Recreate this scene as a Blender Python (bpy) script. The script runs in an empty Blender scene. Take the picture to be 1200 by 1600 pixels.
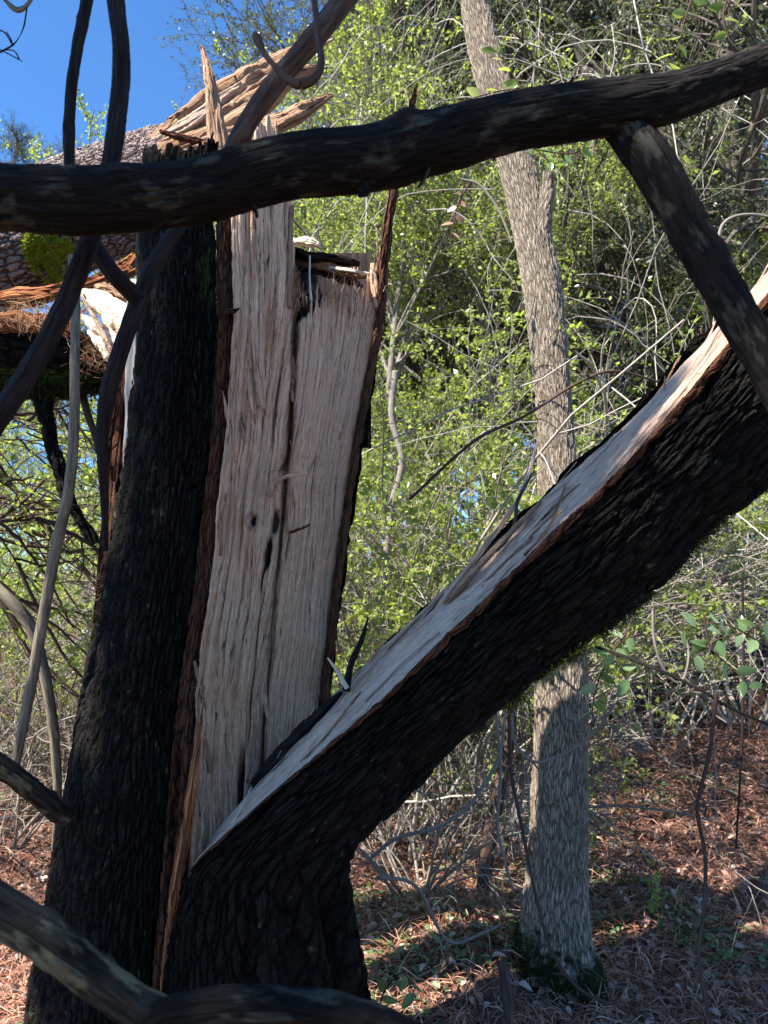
import bpy, math, random
import numpy as np
from mathutils import Vector

# ------------------------------------------------------------------ camera, sky, sun, exposure
S = bpy.context.scene
COL = S.collection
CAM_H, PITCH, F = 1.6, math.radians(6.0), 1200.0
cam_d = bpy.data.cameras.new('camera'); cam = bpy.data.objects.new('camera', cam_d); COL.objects.link(cam)
cam.location = (0, 0, CAM_H); cam.rotation_euler = (math.pi/2 + PITCH, 0, 0)
cam_d.sensor_fit = 'VERTICAL'; cam_d.sensor_height = 24; cam_d.sensor_width = 18; cam_d.lens = 24*F/1600
cam_d.clip_start = 0.05; cam_d.clip_end = 500
cam_d.dof.use_dof = True; cam_d.dof.focus_distance = 2.1; cam_d.dof.aperture_fstop = 5.0
S.camera = cam
SUN_EL, SUN_AZ = math.radians(48), math.radians(-125.5)      # azimuth clockwise from +Y
L = Vector((math.cos(SUN_EL)*math.sin(SUN_AZ), math.cos(SUN_EL)*math.cos(SUN_AZ), math.sin(SUN_EL)))
w = bpy.data.worlds.new('World'); S.world = w; w.use_nodes = True
nt = w.node_tree
sky = nt.nodes.new('ShaderNodeTexSky'); sky.sky_type = 'NISHITA'; sky.sun_disc = False
sky.sun_elevation = SUN_EL; sky.sun_rotation = SUN_AZ; sky.ozone_density = 4.0; sky.air_density = 0.9; sky.dust_density = 0.2
bg = nt.nodes['Background']; bg.inputs[1].default_value = 0.074
tint = nt.nodes.new('ShaderNodeMix'); tint.data_type = 'RGBA'; tint.blend_type = 'MULTIPLY'; tint.inputs[0].default_value = 1
tint.inputs[7].default_value = (.62, 1.0, 1.30, 1)
nt.links.new(sky.outputs[0], tint.inputs[6]); nt.links.new(tint.outputs[2], bg.inputs[0])
sd = bpy.data.lights.new('sun', 'SUN'); sd.energy = 5.0; sd.angle = math.radians(0.5); sd.color = (1.0, 0.95, 0.87)
so = bpy.data.objects.new('sun', sd); COL.objects.link(so); so.rotation_euler = L.to_track_quat('Z', 'Y').to_euler()
so.location = (-10, 0, 20)
S.view_settings.view_transform = 'Standard'; S.view_settings.look = 'None'
S.view_settings.exposure = 1.7; S.view_settings.gamma = 1.0
S.cycles.max_bounces = 6; S.cycles.diffuse_bounces = 3; S.cycles.glossy_bounces = 2; S.cycles.transmission_bounces = 3

# ------------------------------------------------------------------ helpers
cp, sp = math.cos(PITCH), math.sin(PITCH)
def P(px, py, d):
    """the point seen at photo pixel px,py at distance d in front of the camera"""
    px = np.asarray(px, float); py = np.asarray(py, float); d = np.asarray(d, float)
    a = (px-600)/F; b = (800-py)/F
    fy = cp - b*sp; fz = sp + b*cp
    k = d/fy
    return np.stack([a*k, d+0*k, CAM_H+fz*k], -1)

def fract(x): return x-np.floor(x)
def h2(i, j, s): return fract(np.sin(i*127.1+j*311.7+s*74.7)*43758.5453)
def vn(x, y, s=0):
    ix, iy = np.floor(x), np.floor(y); fx, fy = x-ix, y-iy
    fx = fx*fx*(3-2*fx); fy = fy*fy*(3-2*fy)
    a, b = h2(ix, iy, s), h2(ix+1, iy, s); c, d = h2(ix, iy+1, s), h2(ix+1, iy+1, s)
    return (a*(1-fx)+b*fx)*(1-fy)+(c*(1-fx)+d*fx)*fy
def fbm(x, y, s=0, o=4):
    r = 0; a = .5
    for k in range(o):
        r = r+a*(vn(x*2**k, y*2**k, s+k*7)-.5)*2; a *= .5
    return r
def norm(v): return v/np.maximum(np.linalg.norm(v, axis=-1, keepdims=True), 1e-9)
def gh(x, y):
    x = np.asarray(x, float); y = np.asarray(y, float)
    h = 0.155*np.maximum(0, np.minimum(y, 13)-3.6)+.03*np.maximum(0, y-14)+0.10*fbm(x*.45+3, y*.45, 5, 3)+.035*fbm(x*2.1, y*2.1, 9, 3)
    h = h+.16*np.exp(-(((x-.35)/.35)**2+((y-3.5)/.4)**2))
    return h

def tag(o, label=None, cat=None, group=None, kind=None):
    if label: o['label'] = label
    if cat: o['category'] = cat
    if group: o['group'] = group
    if kind: o['kind'] = kind
    return o
def thing(name, label, cat, loc=(0, 0, 0), group=None):
    o = bpy.data.objects.new(name, None); COL.objects.link(o); o.location = [float(c) for c in loc]
    o.empty_display_size = .1
    return tag(o, label, cat, group)
def origin(o):
    v = Vector((0, 0, 0))
    while o is not None:
        v = v+o.location; o = o.parent
    return np.array(v)
def mk(name, V, Fc, mat, parent=None, uv=None, smooth=True, attrs=None, base=None):
    """V verts in world space, Fc list of arrays of faces (n,k); uv per vertex"""
    if not isinstance(Fc, list): Fc = [Fc]
    V = np.asarray(V, float).reshape(-1, 3)
    loc = np.zeros(3)
    if parent is not None: V = V-origin(parent)
    elif base is not None: loc = np.asarray(base, float); V = V-loc
    me = bpy.data.meshes.new(name)
    lv = np.concatenate([f.reshape(-1) for f in Fc]).astype(np.int32)
    cnt = np.concatenate([np.full(len(f), f.shape[1]) for f in Fc]).astype(np.int32)
    st = np.concatenate([[0], np.cumsum(cnt)[:-1]]).astype(np.int32)
    me.vertices.add(len(V)); me.vertices.foreach_set('co', V.astype(np.float32).ravel())
    me.loops.add(len(lv)); me.loops.foreach_set('vertex_index', lv)
    me.polygons.add(len(cnt)); me.polygons.foreach_set('loop_start', st); me.polygons.foreach_set('loop_total', cnt)
    if smooth: me.polygons.foreach_set('use_smooth', np.ones(len(cnt), bool))
    if uv is not None:
        l = me.uv_layers.new(name='UVMap'); l.data.foreach_set('uv', np.asarray(uv, float).reshape(-1, 2)[lv].astype(np.float32).ravel())
    for k, a in (attrs or {}).items():
        at = me.attributes.new(k, 'FLOAT', 'POINT'); at.data.foreach_set('value', np.asarray(a, np.float32).ravel())
    me.update(calc_edges=True); me.validate()
    me.materials.append(mat)
    o = bpy.data.objects.new(name, me); COL.objects.link(o); o.location = loc
    if parent is not None: o.parent = parent
    return o
def gridf(m, n, closed=False, off=0):
    i = np.arange(m-1)[:, None]; nn = n if closed else n-1
    j = np.arange(nn)[None, :]; j2 = (j+1) % n
    f = np.stack([i*n+j+0*j, i*n+j2, (i+1)*n+j2, (i+1)*n+j+0*i], -1).reshape(-1, 4)
    return f+off
def cr(ctrl, n, k_axis=0):
    """Catmull-Rom resample ctrl (K,...) to n samples"""
    ctrl = np.asarray(ctrl, float); K = len(ctrl)
    t = np.linspace(0, K-1, n); i = np.minimum(t.astype(int), K-2); u = (t-i).reshape((-1,)+(1,)*(ctrl.ndim-1))
    g = lambda q: ctrl[np.clip(q, 0, K-1)]
    p0, p1, p2, p3 = g(i-1), g(i), g(i+1), g(i+2)
    p0 = np.where((i == 0).reshape(u.shape), 2*p1-p2, p0); p3 = np.where((i == K-2).reshape(u.shape), 2*p2-p1, p3)
    return .5*(2*p1+(p2-p0)*u+(2*p0-5*p1+4*p2-p3)*u*u+(3*p1-p0-3*p2+p3)*u**3)

def tubes(paths, radii, sides, squash=None, twist=0.0, off=0):
    """paths (M,K,3), radii (M,K) -> verts, faces, uv"""
    M, K, _ = paths.shape
    T = norm(np.gradient(paths, axis=1))
    ref = np.zeros((M, 1, 3)); d0 = norm(paths[:, -1]-paths[:, 0])
    ref[:, 0] = np.where((np.abs(d0[:, 2:3]) < .8), [0, 0, 1], [1, 0, 0])
    A = norm(np.cross(T, ref)); B = np.cross(T, A)
    ang = np.linspace(0, 2*math.pi, sides, endpoint=False)
    ca, sa = np.cos(ang), np.sin(ang)
    sq = 1 if squash is None else squash
    V = paths[:, :, None]+radii[:, :, None, None]*(A[:, :, None]*ca[:, None]+B[:, :, None]*sa[:, None]*sq)
    f = gridf(K, sides, True)
    Fc = (f[None]+(np.arange(M)*K*sides)[:, None, None]).reshape(-1, 4)+off
    s = np.concatenate([np.zeros((M, 1)), np.cumsum(np.linalg.norm(np.diff(paths, axis=1), axis=-1), 1)], 1)
    rm = radii.mean(1)[:, None, None]
    uv = np.stack([np.broadcast_to(ang[None, None]*rm, (M, K, sides)), np.broadcast_to(s[:, :, None], (M, K, sides))], -1)
    return V.reshape(-1, 3), Fc, uv.reshape(-1, 2)

def limb(name, pts, rpx, mat, parent=None, n=120, sides=28, lump=.08, seed=0, base=None, caps=True, fine=.03, knots=0):
    """pts: list of (px,py,d); rpx radius in photo pixels at that place"""
    c = cr(np.array([[*P(a, b, d), r*d/F] for (a, b, d), r in zip(pts, rpx)]), n)
    path, r = c[:, :3], c[:, 3]
    V, Fc, uv = tubes(path[None], r[None], sides)
    V = V.reshape(n, sides, 3); s = uv.reshape(n, sides, 2)[..., 1]
    a = np.linspace(0, 2*math.pi, sides, endpoint=False)[None]
    rm = r.mean()
    nz = fbm(np.cos(a)*1.3+s/rm*.22+seed, np.sin(a)*1.3+s/rm*.17, seed, 4)*lump
    nz = nz+fbm(np.cos(a)*5+seed+s/rm*.5, np.sin(a)*5+s/rm*.6, seed+3, 3)*fine
    kr = np.random.default_rng(seed+50)
    for _ in range(knots):
        sk, ak, wk = kr.random()*s.max(), kr.random()*6.28, rm*(.35+.5*kr.random())
        da = np.abs((a-ak+math.pi) % (2*math.pi)-math.pi)*rm
        nz = nz+(.10+.22*kr.random())*np.exp(-((s-sk)/wk)**2-(da/wk)**2)
    V = path[:, None]+(V-path[:, None])*(1+nz[..., None])
    V = V.reshape(-1, 3); Fs = [Fc]
    if caps:
        V = np.vstack([V, path[0], path[-1]]); k = n*sides; j = np.arange(sides)
        Fs.append(np.stack([j, np.full(sides, k), (j+1) % sides], -1)); b = (n-1)*sides
        Fs.append(np.stack([b+j, b+(j+1) % sides, np.full(sides, k+1)], -1))
        uv = np.vstack([uv, uv[0], uv[-1]])
    if parent is None and base is None: base = path[0]
    return mk(name, V, Fs, mat, parent, uv, base=base)

# ------------------------------------------------------------------ materials
def new_mat(name):
    m = bpy.data.materials.new(name); m.use_nodes = True
    n = m.node_tree; b = n.nodes['Principled BSDF']
    return m, n, b
class NB:
    def __init__(s, n): s.n = n
    def node(s, t, **k):
        x = s.n.nodes.new(t)
        for a, v in k.items(): setattr(x, a, v)
        return x
    def inp(s, x, i, v):
        if v is None: return
        if hasattr(v, 'is_output') or isinstance(v, bpy.types.NodeSocket): s.n.links.new(v, x.inputs[i])
        else: x.inputs[i].default_value = v
    def math(s, op, a, b=None, clamp=False):
        x = s.node('ShaderNodeMath', operation=op, use_clamp=clamp); s.inp(x, 0, a); s.inp(x, 1, b); return x.outputs[0]
    def mapping(s, src, sc, loc=(0, 0, 0), rot=(0, 0, 0)):
        x = s.node('ShaderNodeMapping'); s.inp(x, 0, src); x.inputs['Scale'].default_value = sc
        x.inputs['Location'].default_value = loc; x.inputs['Rotation'].default_value = rot; return x.outputs[0]
    def noise(s, v, sc, det=4, rough=.55, dist=0):
        x = s.node('ShaderNodeTexNoise'); s.inp(x, 'Vector', v); x.inputs['Scale'].default_value = sc
        x.inputs['Detail'].default_value = det; x.inputs['Roughness'].default_value = rough; x.inputs['Distortion'].default_value = dist
        return x.outputs['Fac']
    def vor(s, v, sc, feat='F1', rnd=1.0):
        x = s.node('ShaderNodeTexVoronoi', feature=feat); s.inp(x, 'Vector', v); x.inputs['Scale'].default_value = sc
        x.inputs['Randomness'].default_value = rnd
        return x.outputs['Distance']
    def ramp(s, f, stops, interp='LINEAR'):
        x = s.node('ShaderNodeValToRGB'); s.inp(x, 0, f); e = x.color_ramp; e.interpolation = interp
        while len(e.elements) < len(stops): e.elements.new(.5)
        for q, (p, c) in zip(e.elements, stops):
            q.position = p; q.color = (c, c, c, 1) if np.isscalar(c) else (*c, 1)
        return x.outputs[0]
    def mix(s, f, a, b, mode='MIX'):
        x = s.node('ShaderNodeMix', data_type='RGBA', blend_type=mode)
        s.inp(x, 0, f)
        for i, v in ((6, a), (7, b)):
            if isinstance(v, tuple): x.inputs[i].default_value = (*v, 1)
            else: s.inp(x, i, v)
        return x.outputs[2]
    def disp(s, h, scale, m, mid=0.5):
        x = s.node('ShaderNodeDisplacement'); s.inp(x, 0, h); x.inputs['Scale'].default_value = scale; x.inputs['Midlevel'].default_value = mid
        o = s.n.nodes['Material Output']; s.n.links.new(x.outputs[0], o.inputs['Displacement']); m.displacement_method = 'BOTH'
    def bump(s, h, dist, b, strength=1.0):
        x = s.node('ShaderNodeBump'); s.inp(x, 'Height', h); x.inputs['Distance'].default_value = dist; x.inputs['Strength'].default_value = strength
        s.n.links.new(x.outputs[0], b.inputs['Normal'])
    def uv(s): return s.node('ShaderNodeUVMap').outputs[0]
    def pos(s): return s.node('ShaderNodeNewGeometry').outputs['Position']
    def attr(s, n): return s.node('ShaderNodeAttribute', attribute_name=n).outputs['Fac']

def bark_mat(name, dark, mid, lich, su, sv, depth, lich_amt=.62, moss=None, rough=.85, crackw=.16):
    m, n, b = new_mat(name); q = NB(n); uv = q.uv()
    wob = q.noise(q.mapping(uv, (9, 5, 1)), 1, 3)
    w2 = q.node('ShaderNodeVectorMath', operation='MULTIPLY_ADD')
    q.inp(w2, 0, q.node('ShaderNodeCombineXYZ').outputs[0])
    cx = q.node('ShaderNodeCombineXYZ'); q.inp(cx, 0, wob); q.inp(cx, 1, wob)
    n.links.new(cx.outputs[0], w2.inputs[0]); w2.inputs[1].default_value = (.05, .03, 0); n.links.new(uv, w2.inputs[2])
    v = w2.outputs[0]
    big = q.vor(q.mapping(v, (su, sv, 1)), 1, 'DISTANCE_TO_EDGE')
    sm = q.vor(q.mapping(v, (su*2.6, sv*3.4, 1), (3.3, 1.7, 0)), 1, 'DISTANCE_TO_EDGE')
    ridge = q.ramp(big, [(0, 0), (crackw, .75), (.5, 1)])
    small = q.ramp(sm, [(0, 0), (.12, .8), (.4, 1)])
    nz = q.noise(q.mapping(uv, (60, 28, 1)), 1, 6, .65)
    h = q.math('ADD', q.math('MULTIPLY', ridge, .62), q.math('MULTIPLY', small, .2))
    h = q.math('ADD', h, q.math('MULTIPLY', nz, .3))
    c = q.mix(q.ramp(h, [(.25, 0.0), (.95, 1.0)]), dark, mid)
    lp = q.noise(q.mapping(uv, (26, 20, 1), (5, 2, 0)), 1, 5, .62)
    lm = q.ramp(lp, [(lich_amt, 0), (lich_amt+.05, 1)])
    lm = q.math('MULTIPLY', lm, q.ramp(h, [(.5, 0), (.8, 1)]))
    c = q.mix(lm, c, lich)
    if moss:
        a = q.attr('moss')
        mm = q.math('MULTIPLY', q.math('ADD', a, q.math('MULTIPLY', q.math('SUBTRACT', q.noise(q.mapping(uv, (25, 25, 1)), 1, 5), .5), 1.2)), 1)
        c = q.mix(q.ramp(mm, [(.4, 0), (.6, 1)]), c, moss)
    n.links.new(c, b.inputs['Base Color']); b.inputs['Roughness'].default_value = rough
    b.inputs['Specular IOR Level'].default_value = .12
    q.disp(h, depth, m, .8)
    return m

def wood_mat(name, c1, c2, c3, scale=1.0, disp=.004, grey=None):
    m, n, b = new_mat(name); q = NB(n); uv = q.uv()
    wp = q.noise(q.mapping(uv, (3*scale, 2.2*scale, 1)), 1, 2)
    cx = q.node('ShaderNodeCombineXYZ'); q.inp(cx, 0, wp)
    w2 = q.node('ShaderNodeVectorMath', operation='MULTIPLY_ADD'); n.links.new(cx.outputs[0], w2.inputs[0])
    w2.inputs[1].default_value = (.05, 0, 0); n.links.new(uv, w2.inputs[2]); v = w2.outputs[0]
    f1 = q.noise(q.mapping(v, (230*scale, 5*scale, 1)), 1, 5, .7)
    f2 = q.noise(q.mapping(v, (70*scale, 2.2*scale, 1), (4, 4, 0)), 1, 4, .6)
    f3 = q.noise(q.mapping(v, (420*scale, 34*scale, 1), (2, 9, 0)), 1, 3, .6)
    c = q.mix(q.ramp(f1, [(.36, 0), (.62, 1)]), c2, c1)
    c = q.mix(q.ramp(f2, [(.30, .75), (.47, 0)]), c, c3)
    c = q.mix(q.ramp(f3, [(.38, .7), (.48, 0)]), c, c2)
    f4 = q.noise(q.mapping(v, (300*scale, 26*scale, 1), (12, 1, 0)), 1, 4, .7)
    c = q.mix(q.ramp(f4, [(.55, 0), (.66, .6)]), c, tuple(min(.8, x*1.35) for x in c1))
    cr_ = q.vor(q.mapping(v, (55*scale, 2.6*scale, 1), (7, 3, 0)), 1, 'DISTANCE_TO_EDGE')
    crk = q.ramp(cr_, [(0, 1), (.035, 0)])
    crk = q.math('MULTIPLY', crk, q.ramp(f2, [(.40, 1), (.60, 0)]))
    c = q.mix(q.math('MULTIPLY', crk, .75), c, tuple(x*.45 for x in c3))
    tone = q.noise(q.mapping(uv, (6, 2.5, 1), (1, 7, 0)), 1, 3)
    if grey: c = q.mix(q.ramp(tone, [(.42, 0), (.68, .75)]), c, grey)
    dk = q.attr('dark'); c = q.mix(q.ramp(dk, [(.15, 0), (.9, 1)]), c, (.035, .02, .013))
    rd = q.attr('red'); c = q.mix(q.ramp(rd, [(.1, 0), (1, 1)]), c, (.33, .12, .035))
    n.links.new(c, b.inputs['Base Color']); b.inputs['Roughness'].default_value = .75
    b.inputs['Specular IOR Level'].default_value = .2
    h = q.math('ADD', q.math('MULTIPLY', f1, .5), q.math('ADD', q.math('MULTIPLY', f2, .6), q.math('MULTIPLY', f3, .45)))
    h = q.math('SUBTRACT', h, q.math('MULTIPLY', crk, .7))
    q.disp(h, disp, m, .6)
    return m

def leaf_mat(name, a, b_, c_, rough=.38, trans=.45, tcol=None):
    m, n, b = new_mat(name); q = NB(n)
    r = q.attr('rnd')
    c = q.ramp(r, [(0, a), (.55, b_), (1, c_)])
    n.links.new(c, b.inputs['Base Color']); b.inputs['Roughness'].default_value = rough
    b.inputs['Specular IOR Level'].default_value = .4
    t = n.nodes.new('ShaderNodeBsdfTranslucent'); mx = n.nodes.new('ShaderNodeMixShader')
    tc = q.mix(.7, c, tcol or (.30, .42, .03), 'MIX')
    n.links.new(tc, t.inputs[0]); mx.inputs[0].default_value = trans
    n.links.new(b.outputs[0], mx.inputs[1]); n.links.new(t.outputs[0], mx.inputs[2])
    n.links.new(mx.outputs[0], n.nodes['Material Output'].inputs[0])
    return m
def stem_mat(name, c1, c2, sx=40, rough=.8, bump=.002, third=None):
    m, n, b = new_mat(name); q = NB(n); uv = q.uv()
    f = q.noise(q.mapping(uv, (sx*3, sx*.35, 1)), 1, 5, .65)
    g = q.noise(q.mapping(uv, (sx*.8, sx*.25, 1), (3, 3, 0)), 1, 5, .65)
    c = q.mix(q.ramp(f, [(.35, 0), (.65, 1)]), c1, c2)
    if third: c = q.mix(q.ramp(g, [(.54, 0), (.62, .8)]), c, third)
    n.links.new(c, b.inputs['Base Color']); b.inputs['Roughness'].default_value = rough; b.inputs['Specular IOR Level'].default_value = .12
    hh = q.math('ADD', f, q.math('MULTIPLY', g, .8))
    if bump >= .003:
        ed = q.ramp(q.vor(q.mapping(uv, (sx*2.2, sx*.32, 1)), 1, 'DISTANCE_TO_EDGE'), [(0, 0), (.18, 1)])
        hh = q.math('ADD', q.math('MULTIPLY', hh, .6), q.math('MULTIPLY', ed, .35)); q.disp(hh, bump, m, .7)
    else: q.bump(hh, bump, b)
    return m

M = {}
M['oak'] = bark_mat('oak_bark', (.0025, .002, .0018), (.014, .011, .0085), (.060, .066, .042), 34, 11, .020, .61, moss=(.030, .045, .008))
M['oak_lit'] = bark_mat('oak_bark_lit', (.05, .035, .032), (.30, .235, .22), (.36, .34, .30), 62, 24, .022, .66, moss=(.16, .22, .012))  # lit copy of the oak bark, sunlight put into its lighter colour
M['small'] = bark_mat('grey_bark', (.07, .05, .037), (.46, .38, .285), (.42, .41, .34), 120, 15, .011, .68, moss=(.014, .020, .005), crackw=.22)
M['wood'] = wood_mat('split_wood', (.82, .54, .345), (.42, .22, .125), (.15, .062, .028), 1, .009, grey=(.62, .43, .30))
M['wood_warm'] = wood_mat('splinter_wood', (.42, .27, .17), (.22, .115, .065), (.08, .04, .022), 1, .012)
M['wood_pale'] = wood_mat('pale_wood', (.75, .66, .54), (.55, .42, .30), (.30, .18, .10), .6, .004)
M['wood_grey'] = wood_mat('weathered_wood', (.54, .385, .285), (.30, .19, .13), (.14, .075, .045), 1, .006, grey=(.52, .40, .31))
M['inner'] = bark_mat('inner_bark', (.016, .007, .004), (.13, .052, .028), (.17, .08, .04), 120, 16, .006, .7)
M['orange'] = bark_mat('orange_inner_bark', (.10, .03, .012), (.42, .17, .07), (.45, .24, .12), 70, 6, .008, .7)
M['branch'] = stem_mat('dead_branch_bark', (.004, .003, .0025), (.014, .011, .009), 44, .9, .005, (.055, .05, .036))
M['branch_lt'] = stem_mat('lichen_sunlit_branch', (.006, .005, .004), (.055, .044, .030), 36, .9, .006, (.17, .145, .08))  # pale patches are lichen and also painted stand-ins for sunlit tops
M['stem'] = stem_mat('stem_bark', (.007, .005, .005), (.032, .024, .022), 40, .8, .003)
M['stem_pale'] = stem_mat('pale_stem_bark', (.10, .08, .055), (.27, .22, .155), 40, .75, .002)
M['stem_red'] = stem_mat('brown_stem_bark', (.03, .018, .014), (.11, .07, .052), 40, .7, .002)
M['twig_pale'] = stem_mat('pale_twig_bark', (.22, .18, .15), (.50, .45, .39), 60, .7, .001)
M['twig'] = stem_mat('twig_bark', (.10, .085, .07), (.30, .26, .22), 60, .7, .001)
M['tree_trunk'] = stem_mat('forest_bark', (.05, .04, .032), (.16, .135, .11), 14, .85, .01)
M['lf_oak'] = leaf_mat('oak_leaf', (.030, .040, .020), (.062, .075, .038), (.19, .20, .13), .3, .3, (.22, .27, .07))
M['lf_bright'] = leaf_mat('shrub_leaf', (.07, .10, .025), (.20, .26, .06), (.44, .47, .15), .32, .52, (.48, .60, .07))
M['lf_silver'] = leaf_mat('serrated_leaf', (.08, .15, .06), (.15, .24, .10), (.32, .40, .24), .25, .4, (.25, .42, .05))
M['lf_pine'] = leaf_mat('pine_needle', (.02, .035, .014), (.035, .055, .02), (.06, .08, .03), .5, .15, (.1, .16, .03))
M['lf_dead'] = leaf_mat('dead_leaf', (.11, .05, .03), (.30, .155, .10), (.60, .45, .36), .55, .15, (.4, .16, .05))
M['needle'] = leaf_mat('fallen_needle', (.15, .05, .028), (.38, .155, .09), (.70, .45, .33), .5, .05, (.3, .1, .05))
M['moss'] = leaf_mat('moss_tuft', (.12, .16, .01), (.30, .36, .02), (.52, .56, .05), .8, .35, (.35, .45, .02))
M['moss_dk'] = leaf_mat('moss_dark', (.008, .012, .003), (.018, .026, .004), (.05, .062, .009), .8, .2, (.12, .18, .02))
M['fibre'] = leaf_mat('wood_fibre', (.30, .14, .06), (.50, .30, .16), (.70, .50, .34), .6, .25, (.6, .35, .15))

def ground_mat():
    m, n, b = new_mat('forest_floor'); q = NB(n); p = q.pos()
    a = q.noise(q.mapping(p, (1, 1, 1)), 26, 8, .7); c = q.noise(p, 5, 5, .6); v = q.vor(p, 34)
    col = q.ramp(a, [(.3, (.035, .018, .012)), (.5, (.11, .055, .036)), (.68, (.24, .13, .09))])
    col = q.mix(q.ramp(c, [(.42, 0), (.6, .7)]), col, (.06, .034, .024))
    n.links.new(col, b.inputs['Base Color']); b.inputs['Roughness'].default_value = .95
    q.bump(q.math('ADD', a, v), .02, b)
    return m
M['ground'] = ground_mat()

# ------------------------------------------------------------------ leaves
def rnd_dirs(rng, n):
    v = rng.normal(size=(n, 3)); return norm(v)
def leaf_quads(rng, P0, D, size, wid=.5, fold=.18, upbias=.8):
    """diamond leaves; P0 (n,3) base, D (n,3) direction, size (n,)"""
    n = len(P0); Nn = norm(rnd_dirs(rng, n)+np.array([0, 0, upbias]))
    Sd = norm(np.cross(D, Nn)); Nn = np.cross(Sd, D); s = size[:, None]
    mid = P0+D*s*.45
    v = np.stack([P0, mid+Sd*s*wid*.5+Nn*s*fold*.5, P0+D*s, mid-Sd*s*wid*.5+Nn*s*fold*.5], 1)
    f = np.arange(n*4).reshape(n, 4)
    r = np.repeat(rng.random(n), 4)
    return v.reshape(-1, 3), f, r
def leaf_big(rng, P0, D, size, wid=.5, upbias=.8, serr=0.0, droop=.15, fold=.25):
    """leaves with a real outline, 7 stations, folded along the midrib"""
    n = len(P0); Nn = norm(rnd_dirs(rng, n)*.8+np.array([0, 0, upbias]))
    Sd = norm(np.cross(D, Nn)); Nn = np.cross(Sd, D); s = size[:, None]
    t = np.array([0, .12, .3, .5, .7, .87, 1.0]); wv = np.array([.04, .55, .95, 1.0, .78, .42, .0])
    if serr:
        t = np.linspace(0, 1, 15); wv = np.sin(np.pi*t**.8)**.8; wv[1:-1] *= 1+serr*((np.arange(13) % 2)-.5)
    K = len(t); V = np.zeros((n, K, 3, 3))
    for k in range(K):
        c = P0+D*s*t[k]-Nn*s*droop*t[k]**2
        hw = s*wid*.5*wv[k]
        V[:, k, 0] = c+Sd*hw+Nn*hw*fold; V[:, k, 1] = c; V[:, k, 2] = c-Sd*hw+Nn*hw*fold
    f = gridf(K, 3); Fc = (f[None]+(np.arange(n)*K*3)[:, None, None]).reshape(-1, 4)
    return V.reshape(-1, 3), Fc, np.repeat(rng.random(n), K*3)

def level(rng, par, prad, nch, length, K, ang, up, wob, tmin=.25, rfac=.6, taper=.35, tmax=1.0):
    """children of every path in par (M,K0,3)"""
    Mn, K0, _ = par.shape
    idx = np.repeat(np.arange(Mn), nch); n = len(idx)
    t = tmin+(tmax-tmin)*rng.random(n); f = t*(K0-1); i = np.minimum(f.astype(int), K0-2); u = (f-i)[:, None]
    p = par[idx, i]*(1-u)+par[idx, i+1]*u; T = norm(par[idx, i+1]-par[idx, i])
    r = (prad[idx, i]*(1-u[:, 0])+prad[idx, i+1]*u[:, 0])*rfac
    side = norm(np.cross(T, rnd_dirs(rng, n)))
    a = ang*(.7+.6*rng.random(n))[:, None]
    d = norm(T*np.cos(a)+side*np.sin(a)); d = norm(d+np.array([0, 0, up]))
    ln = length*(.55+.8*rng.random(n))*(1.15-.5*t); st = (ln/(K-1))[:, None]
    out = np.zeros((n, K, 3)); out[:, 0] = p
    for k in range(1, K):
        d = norm(d+rnd_dirs(rng, n)*wob+np.array([0, 0, up*.25]))
        out[:, k] = out[:, k-1]+d*st
    rad = r[:, None]*np.linspace(1, taper, K)[None]
    return out, rad
def leaves_on(rng, paths, per, size, jitter, wid=.5, upbias=.8, big=False, serr=0):
    Mn, K, _ = paths.shape; n = Mn*per; idx = np.repeat(np.arange(Mn), per)
    t = rng.random(n)**.7*(K-1); i = np.minimum(t.astype(int), K-2); u = (t-i)[:, None]
    p = paths[idx, i]*(1-u)+paths[idx, i+1]*u+rnd_dirs(rng, n)*jitter*rng.random((n, 1))
    T = norm(paths[idx, i+1]-paths[idx, i])
    D = norm(T*.6+rnd_dirs(rng, n)+np.array([0, 0, -.15]))
    sz = size*(.6+.7*rng.random(n))
    return leaf_big(rng, p, D, sz, wid, upbias, serr) if big else leaf_quads(rng, p, D, sz, wid, .2, upbias)

def merge(parts):
    V, Fs, U, off = [], [], [], 0
    for v, f, u in parts:
        V.append(v); Fs.append(f+off); U.append(u); off += len(v)
    return np.vstack(V), np.vstack(Fs), np.concatenate(U)

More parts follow.
